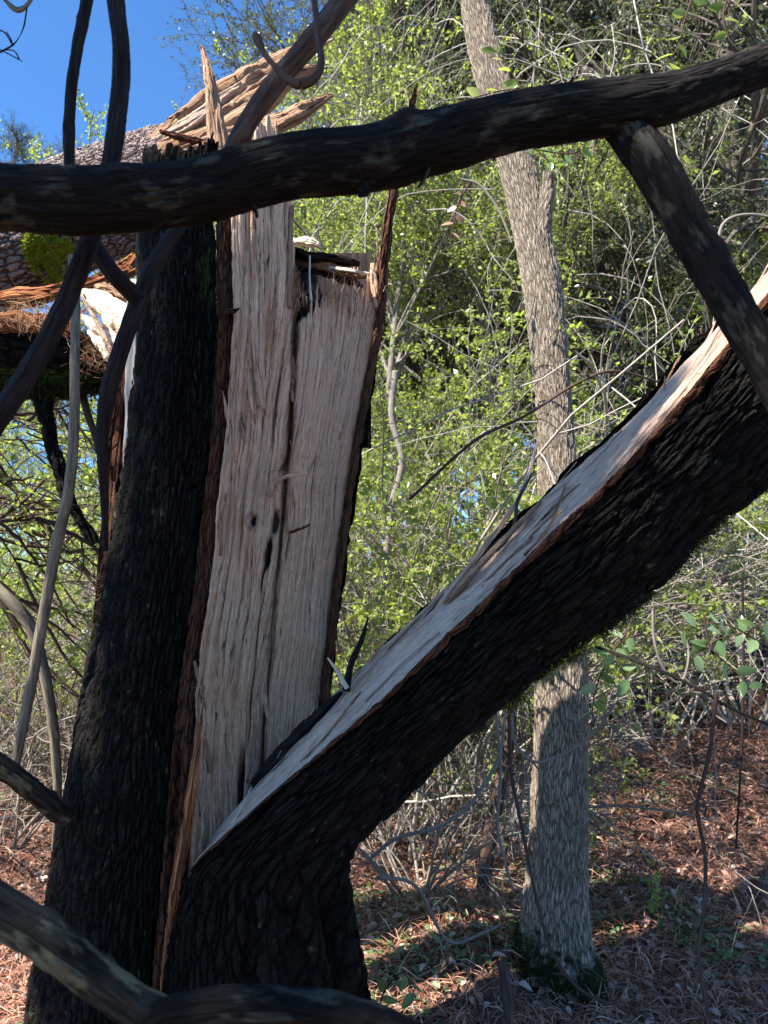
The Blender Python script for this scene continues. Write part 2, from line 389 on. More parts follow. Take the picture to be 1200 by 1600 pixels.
def make_tree(name, seed, H, crown_r, leaf, per, mat_leaf, mat_bark='tree_trunk', trunk_r=.14, n1=16, n2=9, n3=7, low=.25, lean=.1, wid=.5, droop=0.0):
    rng = np.random.default_rng(seed)
    K = 12; z = np.linspace(0, H*.85, K)
    th = rng.random()*6.28
    off = np.cumsum(rng.normal(size=(K, 2))*H*.012, 0)+np.outer(np.linspace(0, 1, K)**1.3*H*lean, [math.cos(th), math.sin(th)])
    off[0] = 0
    path = np.column_stack([off, z-.15])[None]; rad = (trunk_r*np.linspace(1, .3, K)**.9)[None]; rad[0, 0] *= 1.5
    l1, r1 = level(rng, path, rad, n1, crown_r*1.05, 8, 1.0, .22, .16, low, .55, .3)
    l2, r2 = level(rng, l1, r1, n2, crown_r*.5, 6, .8, .06-droop, .22, .25, .6, .35)
    l3, r3 = level(rng, l2, r2, n3, crown_r*.22, 5, .8, .02-droop, .25, .15, .7, .5)
    r3 = np.maximum(r3, .0022); r2 = np.maximum(r2, .004)
    t = thing(name, None, None)
    mk('trunk', *merge([tubes(path, rad, 12), tubes(l1, r1, 6)])[:2], M[mat_bark], t, merge([tubes(path, rad, 12), tubes(l1, r1, 6)])[2])
    b = merge([tubes(l2, r2, 4), tubes(l3, r3, 3)])
    mk('branches', b[0], b[1], M['twig'] if mat_leaf != 'lf_oak' else M['tree_trunk'], t, b[2])
    v, f, r = leaves_on(rng, l3, per, leaf, leaf*1.2, wid)
    mk('crown', v, f, M[mat_leaf], t, attrs={'rnd': r}, smooth=False)
    return t

def make_shrub(name, seed, H, spread, leaf, per, mat_leaf, stems=12, n2=7, n3=6, bare=False, mat_stem='twig', wid=.55):
    rng = np.random.default_rng(seed)
    K = 14
    a = rng.random(stems)*6.28; rr = rng.random(stems)*.3
    p = np.column_stack([np.cos(a)*rr, np.sin(a)*rr, np.full(stems, -.08)])
    d = norm(np.column_stack([np.cos(a)*(.15+.5*rng.random(stems)), np.sin(a)*(.15+.5*rng.random(stems)), np.ones(stems)]))
    ln = H*(.6+.55*rng.random(stems)); st = (ln/(K-1))[:, None]
    path = np.zeros((stems, K, 3)); path[:, 0] = p
    for k in range(1, K):
        out = norm(d*[1, 1, 0])*spread*.045
        d = norm(d+rnd_dirs(rng, stems)*.13+out+np.array([0, 0, -.035*spread*(k > 6)]))
        path[:, k] = path[:, k-1]+d*st
    rad = np.linspace(1, .25, K)[None]*(.007+.010*rng.random((stems, 1)))*(H/3)**.5
    l2, r2 = level(rng, path, rad, n2, H*.28, 7, .8, .02, .25, .15, .6, .4)
    l3, r3 = level(rng, l2, r2, n3, H*.10, 5, .8, .0, .28, .2, .7, .6)
    r2 = np.maximum(r2, .0025); r3 = np.maximum(r3, .0013)
    t = thing(name, None, None)
    b = merge([tubes(path, rad, 6), tubes(l2, r2, 4), tubes(l3, r3, 3)])
    mk('stems', b[0], b[1], M[mat_stem], t, b[2])
    if not bare:
        v, f, r = leaves_on(rng, l3, per, leaf, leaf*.8, wid, .6)
        mk('foliage', v, f, M[mat_leaf], t, attrs={'rnd': r}, smooth=False)
    return t

def make_pine(name, seed, H):
    rng = np.random.default_rng(seed); K = 10
    path = np.column_stack([np.cumsum(rng.normal(size=K)*.05), np.cumsum(rng.normal(size=K)*.05), np.linspace(-.2, H, K)])[None]
    rad = (np.linspace(.18, .02, K))[None]
    n = 90; t = np.sort(rng.random(n))**.8; z = (.25+.75*t)*H; a = rng.random(n)*6.28
    ln = (1-(z/H)*.85)*H*.19*(.6+.6*rng.random(n))
    l1 = np.zeros((n, 7, 3)); d = norm(np.column_stack([np.cos(a), np.sin(a), .25+.3*t]))
    l1[:, 0] = np.column_stack([0*z, 0*z, z])
    for k in range(1, 7):
        d = norm(d+rnd_dirs(rng, n)*.1+[0, 0, .03]); l1[:, k] = l1[:, k-1]+d*(ln/6)[:, None]
    r1 = np.linspace(.03, .008, 7)[None]*np.ones((n, 1))
    l2, r2 = level(rng, l1, r1, 8, H*.045, 4, .8, .1, .2, .3, .6, .5)
    tt = thing(name, None, None)
    a_ = merge([tubes(path, rad, 8)]); mk('trunk', a_[0], a_[1], M['tree_trunk'], tt, a_[2])
    b = merge([tubes(l1, r1, 4), tubes(l2, r2, 3)]); mk('branches', b[0], b[1], M['tree_trunk'], tt, b[2])
    v, f, r = leaves_on(rng, l2, 26, .16, .03, .06, .2)
    mk('crown', v, f, M['lf_pine'], tt, attrs={'rnd': r}, smooth=False)
    return tt

def place(proto, first, x, y, rz, sc, label, cat, group, dz=0):
    if first: o = proto
    else:
        o = proto.copy(); COL.objects.link(o)
        for ch in list(proto.children):
            c = ch.copy(); COL.objects.link(c); c.parent = o
            for g in list(ch.children):
                e = g.copy(); COL.objects.link(e); e.parent = c
    o.location = (x, y, float(gh(x, y))+dz); o.rotation_euler = (0, 0, rz); o.scale = (sc, sc, sc)
    tag(o, label, cat, group)
    return o

# ------------------------------------------------------------------ the ground
gx = np.concatenate([np.linspace(-90, -6, 50), np.linspace(-5.9, 8, 280), np.linspace(8.3, 95, 50)])
gy = np.concatenate([np.linspace(-30, .3, 30), np.linspace(.4, 13, 260), np.linspace(13.5, 160, 60)])
GX, GY = np.meshgrid(gx, gy); GZ = gh(GX, GY)
g = mk('ground', np.stack([GX, GY, GZ], -1), gridf(len(gy), len(gx)), M['ground'])
tag(g, kind='structure')

# ------------------------------------------------------------------ the broken tree
T0 = thing('broken_tree', 'large black-barked tree split lengthwise, pale wood exposed, one half folded down to the right', 'broken tree', (-.35, 2.0, 0))
yk = np.array([120, 230, 350, 500, 700, 900, 1100, 1250, 1400, 1560, 1750, 1990.])
NB_ = np.array([350, 348, 338, 340, 328, 305, 277, 262, 250, 235, 222, 205.])     # bark edge on the near side
NW_ = np.array([362, 362, 362, 363, 350, 330, 303, 300, 292, 262, 250, 235.])     # wood edge on the near side
LL_ = np.array([232, 225, 214, 218, 196, 160, 125, 100, 72, 46, 20, -30.])        # left outline
FW_ = np.array([625, 612, 602, 590, 553, 524, 500, 490, 482, 480, 480, 480.])     # wood edge on the far side
def yi(arr, y): return np.interp(y, yk, arr)
rng = np.random.default_rng(3)
R, C = 760, 260
ys = np.linspace(0, 1, R)[:, None]
tc = np.linspace(0, 1, C)[None]
# bark shell: from the near edge round the left and back to the far edge
topy = 215+40*tc+60*np.clip(tc-.5, 0, 1)+22*fbm(tc*18, tc*0, 4, 3)+12*fbm(tc*70, tc*0, 8, 2)
topy = np.where(tc > .82, topy+0*tc, topy)
topy = topy+(415-topy)*np.clip((tc-.52)/.05, 0, 1)
topy = np.where(tc > .93, 300+300*np.clip((1-tc)/.07, 0, 1), topy)
Y = topy+(1990-topy)*ys
def bark_ctrl(Y):
    nb, ll, fw = yi(NB_, Y), yi(LL_, Y), yi(FW_, Y)
    w_ = nb-ll
    return [P(nb, Y, 1.80), P(nb-.30*w_, Y, 1.755), P(nb-.70*w_, Y, 1.80), P(ll+.0*w_, Y, 1.95), P(ll+.10*w_, Y, 2.13), P(ll+.75*w_, Y, 2.36), P(fw-70, Y, 2.42), P(fw-8, Y, 2.33), P(fw+13, Y, 2.17)]
ctrl = np.stack([c for c in bark_ctrl(Y)], 0)          # K,R,C,3
K9 = len(ctrl); tt = np.broadcast_to(tc, (R, C))*(K9-1); ii = np.minimum(tt.astype(int), K9-2); uu = (tt-ii)[..., None]
rr_, cc_ = np.meshgrid(np.arange(R), np.arange(C), indexing='ij')
g_ = lambda q: ctrl[np.clip(q, 0, K9-1), rr_, cc_]
p0, p1, p2, p3 = g_(ii-1), g_(ii), g_(ii+1), g_(ii+2)
V = .5*(2*p1+(p2-p0)*uu+(2*p0-5*p1+4*p2-p3)*uu*uu+(3*p1-p0-3*p2+p3)*uu**3)
V[..., 0] += .012*fbm(tc*9, Y/140, 2, 3); V[..., 1] += .012*fbm(tc*9+5, Y/140, 6, 3)
uvb = np.stack([np.broadcast_to(tc*1.9, (R, C)), (Y-0*tc)*-.0016+0*tc], -1)
moss = .30*np.exp(-((Y-420)/90)**2)*np.exp(-((tc-.06)/.05)**2)*1.8+.06
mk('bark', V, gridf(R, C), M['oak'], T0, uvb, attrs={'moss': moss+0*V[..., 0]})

# the exposed split wood, with real relief
R, C = 900, 330
ts = np.linspace(0, 1, C)[None]
yt = np.interp(ts, [0, .05, .12, .24, .30, .33, .36, .42, .5, .62, .75, .86, .90, .95, 1], [250, 235, 190, 205, 260, 300, 390, 480, 478, 455, 430, 440, 425, 400, 380])
yt = yt+26*(vn(ts*55, ts*0, 3)-.5)+38*(vn(ts*120, ts*0, 5)-.5)*(ts > .34)+18*(vn(ts*38, ts*0, 9)-.5)
s_ = np.linspace(0, 1, R)[:, None]**1.0
Y = yt+(1520-yt)*s_
near = P(yi(NW_, Y)+5*fbm(Y/70, Y*0, 91, 4), Y, 1.80); far = P(yi(FW_, Y)+3*fbm(Y/50, Y*0, 92, 4), Y, 2.15)
base = near+(far-near)*ts[..., None]
nrm = norm(np.cross(far-near, np.array([0, 0, 1.])))          # outward: to the right and towards the camera
tcr = np.interp(Y, [300, 450, 700, 1000, 1250, 1500], [.31, .33, .40, .46, .47, .47])+.012*fbm(Y/90, Y*0, 4, 3)
left = 1/(1+np.exp((ts-tcr+.02)/.012))
wav = ts+.018*fbm(ts*3, Y/170, 11, 4)
rel = .022*left*np.clip((1350-Y)/500+.35, .2, 1)
rel = rel+left*(.028*np.abs(fbm(wav*14, Y/520, 21, 4))*2-.010)
rel = rel+-1*-.007*fbm(wav*60, Y/170, 31, 4)*(.45+.8*left)
rel = rel+.0035*fbm(wav*190, Y/60, 41, 3)
tg = ts-tcr-.03
rel = rel-.085*np.exp(-(np.abs(tg+.006*fbm(Y/40, Y*0, 93, 3))/np.where(tg > 0, .030, .024))**2.6)*np.interp(Y, [260, 400, 760, 900, 1000, 1300], [.5, 1, 1, .5, .35, 1])
rel = rel-.032*np.sin(np.pi*np.clip((ts-tcr)/(1-tcr), 0, 1))          # the right panel is a little hollow
lay = fbm(wav*7+3, Y/330, 71, 4)*2.2
st3 = np.floor(lay*2.2)+np.clip((fract(lay*2.2)-.86)/.14, 0, 1)
rel = rel+.0055*st3*(.5+.6*left)
tstep = .20+.02*fbm(Y/120, Y*0, 14, 2)
rel = rel-.018*np.clip((ts-tstep)/.01, 0, 1)*left*np.clip((760-Y)/200, 0, 1)
g2 = np.interp(Y, [900, 1010, 1300], [.12, .16, .30])                # second furrow lower down, and a torn tongue
rel = rel-.016*np.exp(-((ts-g2)/.012)**2)*np.clip((Y-960)/80, 0, 1)
rel = rel+.016*np.exp(-((ts-.17)/.05)**2)*np.exp(-((Y-1050)/70)**2)
def uvpix(px, py): return (px-yi(NW_, py))/(yi(FW_, py)-yi(NW_, py))
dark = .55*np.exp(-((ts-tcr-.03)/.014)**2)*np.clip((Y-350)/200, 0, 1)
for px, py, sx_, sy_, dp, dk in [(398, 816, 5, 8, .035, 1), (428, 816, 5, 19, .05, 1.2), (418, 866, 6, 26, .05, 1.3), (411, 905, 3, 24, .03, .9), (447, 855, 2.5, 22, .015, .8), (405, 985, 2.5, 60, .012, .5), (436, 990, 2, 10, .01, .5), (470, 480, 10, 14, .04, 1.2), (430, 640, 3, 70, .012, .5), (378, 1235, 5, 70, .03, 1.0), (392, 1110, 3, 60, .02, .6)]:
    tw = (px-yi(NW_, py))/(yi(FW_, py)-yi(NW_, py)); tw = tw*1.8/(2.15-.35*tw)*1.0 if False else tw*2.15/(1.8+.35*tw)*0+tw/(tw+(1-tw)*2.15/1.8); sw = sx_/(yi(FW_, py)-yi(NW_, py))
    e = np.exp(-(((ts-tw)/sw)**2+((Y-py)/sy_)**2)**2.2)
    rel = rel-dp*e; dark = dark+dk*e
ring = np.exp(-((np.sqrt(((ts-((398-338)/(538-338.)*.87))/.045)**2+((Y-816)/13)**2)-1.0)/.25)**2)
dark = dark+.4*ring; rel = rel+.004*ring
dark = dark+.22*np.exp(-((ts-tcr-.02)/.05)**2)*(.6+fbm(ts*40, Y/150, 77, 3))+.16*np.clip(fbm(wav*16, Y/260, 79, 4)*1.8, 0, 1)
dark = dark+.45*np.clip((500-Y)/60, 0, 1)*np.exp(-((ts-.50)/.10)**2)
red = .9*np.clip((ts-.955)/.03, 0, 1)+.25*np.clip((470-Y)/60, 0, 1)*(ts > .4)
V = base+np.array([.04, -1, 0])*(rel+.004)[..., None]
uvw = np.stack([ts*.45+0*Y, -Y*.0016], -1)
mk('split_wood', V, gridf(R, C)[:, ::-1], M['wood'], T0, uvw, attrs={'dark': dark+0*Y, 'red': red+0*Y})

# reddish inner bark along the near edge, with the orange torn strip low down
R, C = 600, 26
Y = np.linspace(230, 1600, R)[:, None]; ts = np.linspace(0, 1, C)[None]
a = P(yi(NB_, Y)-1, Y, 1.80); b_ = P(yi(NW_, Y)+3+3*fbm(Y/30, Y*0, 3, 3), Y, 1.815)
V = a+(b_-a)*ts[..., None]
V[..., 1] -= .012*np.sin(np.pi*ts)+.004*fbm(ts*4, Y/40, 5, 3)
V[..., 1] += .03*np.exp(-((ts-.35)/.12)**2)*np.clip((Y-1080)/150, 0, 1)*np.clip((1500-Y)/200, 0, 1)
mk('inner_bark', V, gridf(R, C)[:, ::-1], M['inner'], T0, np.stack([ts*.05+0*Y, -Y*.0016+0*ts], -1))
o = limb('torn_strip', [(318, 1095, 1.775), (310, 1160, 1.77), (299, 1240, 1.765), (286, 1320, 1.76), (272, 1400, 1.755), (262, 1480, 1.755), (252, 1570, 1.76)], [1.5, 5, 8, 10, 9, 6, 3], M['orange'], T0, 160, 16, .25, 3)
o['label'] = 'orange strip of torn inner bark'
# far rim bark edge
R = 500
Y = np.linspace(170, 1250, R)[:, None]; ts = np.linspace(0, 1, 10)[None]
wd = np.interp(Y, [170, 300, 430, 520, 760, 1000, 1250], [5, 10, 12, 12, 11, 13, 14])+3*fbm(Y/18, Y*0, 6, 3)
fx = yi(FW_, Y); fx = np.where(Y < 420, np.interp(Y, [130, 300, 420], [648, 612, 594]), fx)
a = P(fx-4, Y, 2.13); b_ = P(fx+wd, Y, 2.155)
V = a+(b_-a)*ts[..., None]; V[..., 1] -= .022*np.sin(np.pi*ts)+.012*fbm(ts*2, Y/14, 15, 3)
mk('bark_edge', V, gridf(R, 10)[:, ::-1], M['inner'], T0, np.stack([ts*.05+0*Y, -Y*.0016+0*ts], -1))

def shard(name, pts, wpx, thick, mat, parent, seed=0, n=70, tilt=0.0, jag=.25):
    """flat torn slab: a centre line of (px,py,d), half widths in pixels, thickness in metres; real solid"""
    rg = np.random.default_rng(seed)
    c = cr(np.array([[*P(x, y, d), r*d/F] for (x, y, d), r in zip(pts, wpx)]), n)
    path, r = c[:, :3], c[:, 3]
    T = norm(np.gradient(path, axis=0)); view = np.array([0, 1., 0])
    A = norm(np.cross(T, view)); B = np.cross(T, A)
    if tilt: A, B = A*math.cos(tilt)+B*math.sin(tilt), B*math.cos(tilt)-A*math.sin(tilt)
    m = 44; ang = np.linspace(0, 2*math.pi, m, endpoint=False)
    s = np.linspace(0, 1, n)
    ww = r[:, None]*(1+jag*fbm(s[:, None]*9+seed, np.sign(np.cos(ang))[None]*3, seed, 4))
    x = np.sign(np.cos(ang))*np.abs(np.cos(ang))**.7; z = np.sign(np.sin(ang))*np.abs(np.sin(ang))**.8
    th = thick*np.minimum(1, r/(r.max()*.5))[:, None]*(1+.9*fbm(x[None]*5+seed, s[:, None]*3.5, seed+1, 4)+.35*fbm(x[None]*19+seed, s[:, None]*6, seed+2, 2))
    V = path[:, None]+A[:, None]*(ww*x[None])[..., None]+B[:, None]*(th*z[None])[..., None]
    arc = np.linalg.norm(path[-1]-path[0])
    uv = np.stack([(x[None]*r[:, None]+z[None]*thick), s[:, None]*arc+0*ang[None]], -1)
    k = n*m; j = np.arange(m)
    Vv = np.vstack([V.reshape(-1, 3), path[0], path[-1]]); uv = np.vstack([uv.reshape(-1, 2), uv[0, 0], uv[-1, 0]])
    Fs = [gridf(n, m, True), np.stack([j, np.full(m, k), (j+1) % m], -1), np.stack([(n-1)*m+j, (n-1)*m+(j+1) % m, np.full(m, k+1)], -1)]
    return mk(name, Vv, Fs, M[mat], parent, uv)
# spikes and torn slabs of the standing half
SH = [
 ('splinter', [(345, 300, 1.86), (340, 225, 1.86), (332, 150, 1.86), (325, 110, 1.86), (315, 72, 1.86)], [18, 15, 9, 6, 1], .014, 'wood_warm'),
 ('splinter', [(352, 330, 1.9), (352, 250, 1.9), (345, 200, 1.9), (338, 160, 1.9)], [12, 12, 7, 1], .012, 'wood_warm'),
 ('splinter', [(590, 470, 2.13), (602, 380, 2.13), (613, 300, 2.13), (630, 220, 2.13), (645, 160, 2.13), (652, 130, 2.13)], [11, 8, 6, 7, 5, 1], .012, 'inner'),
 ('splinter', [(590, 480, 2.13), (584, 440, 2.12), (581, 412, 2.11)], [4, 5, 1], .006, 'wood'),
 ('splinter', [(444, 480, 1.92), (449, 400, 1.92), (452, 350, 1.92), (457, 322, 1.92)], [9, 7, 5, 2], .008, 'wood_warm'),
 ('splinter', [(430, 470, 1.92), (434, 400, 1.92), (436, 360, 1.92)], [7, 5, 1], .006, 'wood_warm'),
 ('splinter', [(395, 420, 1.84), (385, 350, 1.84), (380, 290, 1.84)], [10, 9, 3], .012, 'wood'),
 ('splinter', [(372, 480, 1.82), (369, 400, 1.82), (370, 330, 1.82), (372, 280, 1.82)], [4, 5, 6, 2], .01, 'wood'),
 ('splinter', [(412, 640, 1.84), (404, 560, 1.83), (402, 440, 1.84), (404, 320, 1.85)], [2, 8, 10, 8], .014, 'wood'),
 ('splinter', [(425, 775, 1.9), (440, 748, 1.86), (470, 741, 1.85), (480, 741, 1.85)], [3, 2.2, 1.5, .5], .003, 'wood'),
 ('splinter', [(485, 820, 1.98), (470, 826, 1.98), (452, 832, 2.0)], [1, 2, 3], .003, 'orange'),
 ('splinter', [(352, 487, 1.8), (364, 486, 1.78), (374, 482, 1.77)], [6, 4, 1], .005, 'inner'),
 ('splinter', [(484, 400, 2.02), (484, 440, 2.0), (486, 470, 2.0)], [.8, 1.2, 2], .002, 'wood_pale'),
]
for i, (nm, pts, wd, th, mt) in enumerate(SH): shard(nm, pts, wd, th, mt, T0, seed=i*3+1)
rg = np.random.default_rng(404)
for i in range(34):
    t_ = rg.random()**1.3*.9+.03; y_ = 330+rg.random()*880
    if t_ > .33 and y_ < 560: continue
    x_ = float(yi(NW_, y_)+t_*.87*(yi(FW_, y_)-yi(NW_, y_))); d_ = 1.80+.35*t_-.022*(t_ < .38); ln = 25+rg.random()*90; up = rg.random() < .6; sg = -1 if up else 1
    lx = rg.normal()*5-ln*.10*sg*.6; off = .006+.02*rg.random()
    shard('splinter', [(x_, y_, d_+.004), (x_-lx*.4, y_+sg*ln*.5, d_-off*.4), (x_-lx+rg.normal()*3, y_+sg*ln, d_-off)], [1+2.5*rg.random(), 1.5+3*rg.random(), .4], .003, rg.choice(['wood', 'wood', 'wood_warm']), T0, seed=300+i, n=36, jag=.6)
# torn shelf of wood across the top of the hollow
for i, (pts, wd, th, mt) in enumerate([
 ([(425, 375, 2.1), (470, 398, 2.06), (520, 405, 2.06), (562, 412, 2.06)], [5, 6, 6, 2], .02, 'stem'),
 ([(440, 380, 2.12), (480, 378, 2.1), (500, 384, 2.1)], [6, 7, 3], .01, 'wood_pale'),
 ([(450, 402, 2.12), (500, 412, 2.08), (540, 425, 2.07), (572, 432, 2.06)], [6, 8, 6, 2], .012, 'wood_warm'),
 ([(470, 415, 2.14), (520, 428, 2.1), (566, 447, 2.06)], [10, 10, 3], .01, 'inner'),
 ([(490, 415, 2.1), (530, 420, 2.05), (578, 428, 2.03)], [2.5, 2.5, 1], .004, 'wood_pale')]):
    shard('torn_slab', pts, wd, th, mt, T0, seed=50+i, jag=.5)
# dark-coloured sheet standing in for the shade inside the broken top
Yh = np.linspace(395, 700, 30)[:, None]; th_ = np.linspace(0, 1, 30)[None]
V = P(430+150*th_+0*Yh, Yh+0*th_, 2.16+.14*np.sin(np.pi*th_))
mk('hollow_shade', V, gridf(30, 30), M['stem'], T0, np.stack([th_*.2+0*Yh, -Yh*.0016+0*th_], -1))
# reddish shard with a strip of pale wood on the left
shard('bark_shard', [(208, 560, 2.0), (192, 640, 2.0), (182, 740, 2.0), (172, 850, 1.98), (158, 970, 1.97), (150, 1060, 1.97)], [8, 15, 16, 14, 10, 3], .03, 'inner', T0, 71)
shard('splinter', [(212, 440, 1.96), (208, 560, 1.955), (205, 640, 1.955), (200, 720, 1.955), (194, 770, 1.955)], [12, 12, 9, 6, 1], .012, 'wood_pale', T0, 72)

# fine torn fibres
rng = np.random.default_rng(12)
def fibres(parent, n, cx, cy, d, sx, sy, ln, base_dir, spread, mat='fibre', name='fibres', wpx=.8):
    x = cx+rng.normal(size=n)*sx; y = cy+rng.normal(size=n)*sy
    p = P(x, y, d+rng.normal(size=n)*.015)
    D = norm(np.array(base_dir)+rnd_dirs(rng, n)*spread); l = ln*(.4+rng.random(n))
    K = 6; path = np.zeros((n, K, 3)); path[:, 0] = p
    for k in range(1, K):
        D = norm(D+rnd_dirs(rng, n)*.25); path[:, k] = path[:, k-1]+D*(l/K)[:, None]
    V, Fc, uv = tubes(path, np.full((n, K), wpx*d/F*.6)*np.linspace(1, .4, K), 3)
    o = mk(name, V, Fc, M[mat], parent, uv, attrs={'rnd': np.repeat(rng.random(n), K*3)}); o['kind'] = 'stuff'
    return o
fib = fibres(T0, 140, 520, 465, 2.03, 38, 10, .05, (0, -.2, 1), .5)
fibres(T0, 30, 335, 1070, 1.77, 10, 40, .07, (0, -.5, .4), .9)
fibres(T0, 40, 350, 1120, 1.79, 14, 90, .04, (.1, -.4, .8), .35, 'fibre', 'fibres', .5)
fibres(T0, 46, 440, 900, 1.87, 45, 180, .04, (.1, -.4, .8), .35, 'fibre', 'fibres', .5)
fibres(T0, 26, 430, 745, 1.84, 10, 8, .05, (.5, -.5, .1), .8)
fibres(T0, 90, 455, 470, 1.97, 8, 18, .05, (.3, -.3, .8), .5)
fibres(T0, 60, 160, 930, 1.93, 10, 30, .035, (-.3, -.4, -.4), .8, 'fibre')

# ---- the half folded down to the right
#        A near edge      U underside       B far edge        dA    dB   dU
ST = [((212, 1990), (660, 1990), (300, 1990), 1.74, 2.25, 1.90),
      ((232, 1750), (610, 1750), (300, 1750), 1.74, 2.25, 1.88),
      ((250, 1570), (575, 1600), (300, 1560), 1.74, 2.20, 1.86),
      ((262, 1470), (562, 1490), (310, 1450), 1.74, 2.15, 1.84),
      ((282, 1400), (549, 1415), (320, 1385), 1.735, 2.1, 1.82),
      ((305, 1350), (549, 1362), (330, 1325), 1.73, 2.0, 1.80),
      ((368, 1290), (572, 1315), (372, 1262), 1.71, 2.0, 1.79),
      ((448, 1220), (620, 1262), (442, 1182), 1.69, 2.0, 1.78),
      ((528, 1152), (690, 1185), (512, 1098), 1.66, 1.98, 1.76),
      ((605, 1085), (775, 1108), (590, 1020), 1.63, 1.95, 1.73),
      ((690, 1000), (862, 1040), (672, 943), 1.60, 1.91, 1.70),
      ((778, 917), (945, 975), (755, 868), 1.56, 1.87, 1.66),
      ((868, 828), (1022, 912), (838, 792), 1.52, 1.83, 1.63),
      ((958, 745), (1095, 832), (930, 712), 1.48, 1.79, 1.60),
      ((1045, 648), (1180, 762), (1020, 627), 1.44, 1.75, 1.56),
      ((1115, 565), (1260, 690), (1090, 552), 1.40, 1.71, 1.53),
      ((1190, 470), (1340, 600), (1172, 462), 1.36, 1.67, 1.50),
      ((1300, 330), (1450, 470), (1290, 325), 1.30, 1.60, 1.44),
      ((1420, 180), (1570, 320), (1415, 178), 1.24, 1.55, 1.38)]
lim = T0
Aw = np.array([P(*a, d) for a, u, b, d, e, f in ST]); Bw = np.array([P(*b, e) for a, u, b, d, e, f in ST])
Uw = np.array([P(*u, f) for a, u, b, d, e, f in ST])
N_ = 820
A_, B_, U_ = cr(Aw, N_), cr(Bw, N_), cr(Uw, N_)
st = np.linspace(0, 18, N_)
lenv = np.concatenate([[0], np.cumsum(np.linalg.norm(np.diff((A_+U_)/2, axis=0), axis=1))])
Mn = A_*.56+U_*.44-np.array([0, .085, 0]); Mn2 = A_*.18+U_*.82-np.array([0, .055, 0])
rimf = np.interp(st, [0, 9, 10.5, 14.5, 16, 18], [0, 0, 1, 1, .6, .6])[:, None]
T_ = norm(np.gradient(A_, axis=0)); fn = norm(np.cross(T_, B_-A_)); fn = np.where((fn[:, 2:] < 0), -fn, fn)
Br = B_+np.array([0, .02, 0])+fn*.020*rimf*(1+.5*fbm(st*1.5, st*0, 3, 3))[:, None]
Bk = B_*.45+U_*.55+np.array([0.0, .13, 0])
Bk2 = B_*.78+U_*.22+np.array([0, .10, 0])
ctrl = np.stack([A_, A_*.85+U_*.15-np.array([0, .045, 0]), Mn, Mn2, U_, Bk, Bk2, Br], 0)
C = 300; V = cr(ctrl, C).transpose(1, 0, 2)
ta = np.linspace(0, 1, C)[None]; le = lenv[:, None]
cen = V.mean(1, keepdims=True); rad_ = norm(V-cen)
V = V+rad_*(.018*fbm(ta*7, le*5, 3, 3)+.010*fbm(ta*22, le*9, 13, 3))[..., None]*np.minimum(1, ta*14)[..., None]
# folds where the limb bends away from the root
V = V+rad_*(.020*np.sin(ta*70+le*5)*np.exp(-((le-.62)/.25)**2)*np.clip((ta-.22)/.1, 0, 1)*np.clip((.62-ta)/.1, 0, 1))[..., None]
uvl = np.stack([(ta-.3)*(1.15+.8*np.clip((.85-le)/.6, 0, 1)), -le+0*ta], -1)
# knot hump on the underside
ms = .55*np.exp(-((ta-.60)/.07)**2)*np.clip((le-1.0)/.15, 0, 1)+.10
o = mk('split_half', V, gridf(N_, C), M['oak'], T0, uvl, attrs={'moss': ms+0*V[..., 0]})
o['label'] = 'thick bark-covered half of the trunk folded down to the right'
# its split face
k0 = int(N_*4.7/18); C = 150
t2 = np.linspace(0, 1, C)[None]
a, b_, le2 = A_[k0:, None], B_[k0:, None], lenv[k0:, None]
V = a+(b_-a)*t2[..., None]
lay = fbm(t2*6, le2*1.6, 66, 4)*5
rel = .006*(np.floor(lay)+np.clip((fract(lay)-.8)/.2, 0, 1))+.008*fbm(t2*30, le2*2.5, 4, 4)+.004*fbm(t2*90, le2*16, 8, 3)+.014*fbm(t2*6, le2*1.8, 6, 3)
rel = rel-.012*np.exp(-((t2-.72)/.03)**2)
edge = np.minimum(1, np.minimum(t2, 1-t2)*25)
V = V+fn[k0:, None]*(rel*edge)[..., None]-a*0
jag = .011*fbm(le2*26, le2*0, 5, 4)
V = V+(a-b_)/np.linalg.norm(a-b_, axis=-1, keepdims=True)*(jag*(1-t2))[..., None]
face = mk('split_face', V, gridf(*V.shape[:2])[:, ::-1], M['wood_grey'], o, np.stack([t2*.3+0*le2, -le2+0*t2], -1),
          attrs={'dark': .5*np.exp(-((t2-.72)/.02)**2)+0*le2, 'red': .35*np.clip((le2-1.5)/.3, 0, 1)*np.exp(-((t2-.12)/.1)**2)})
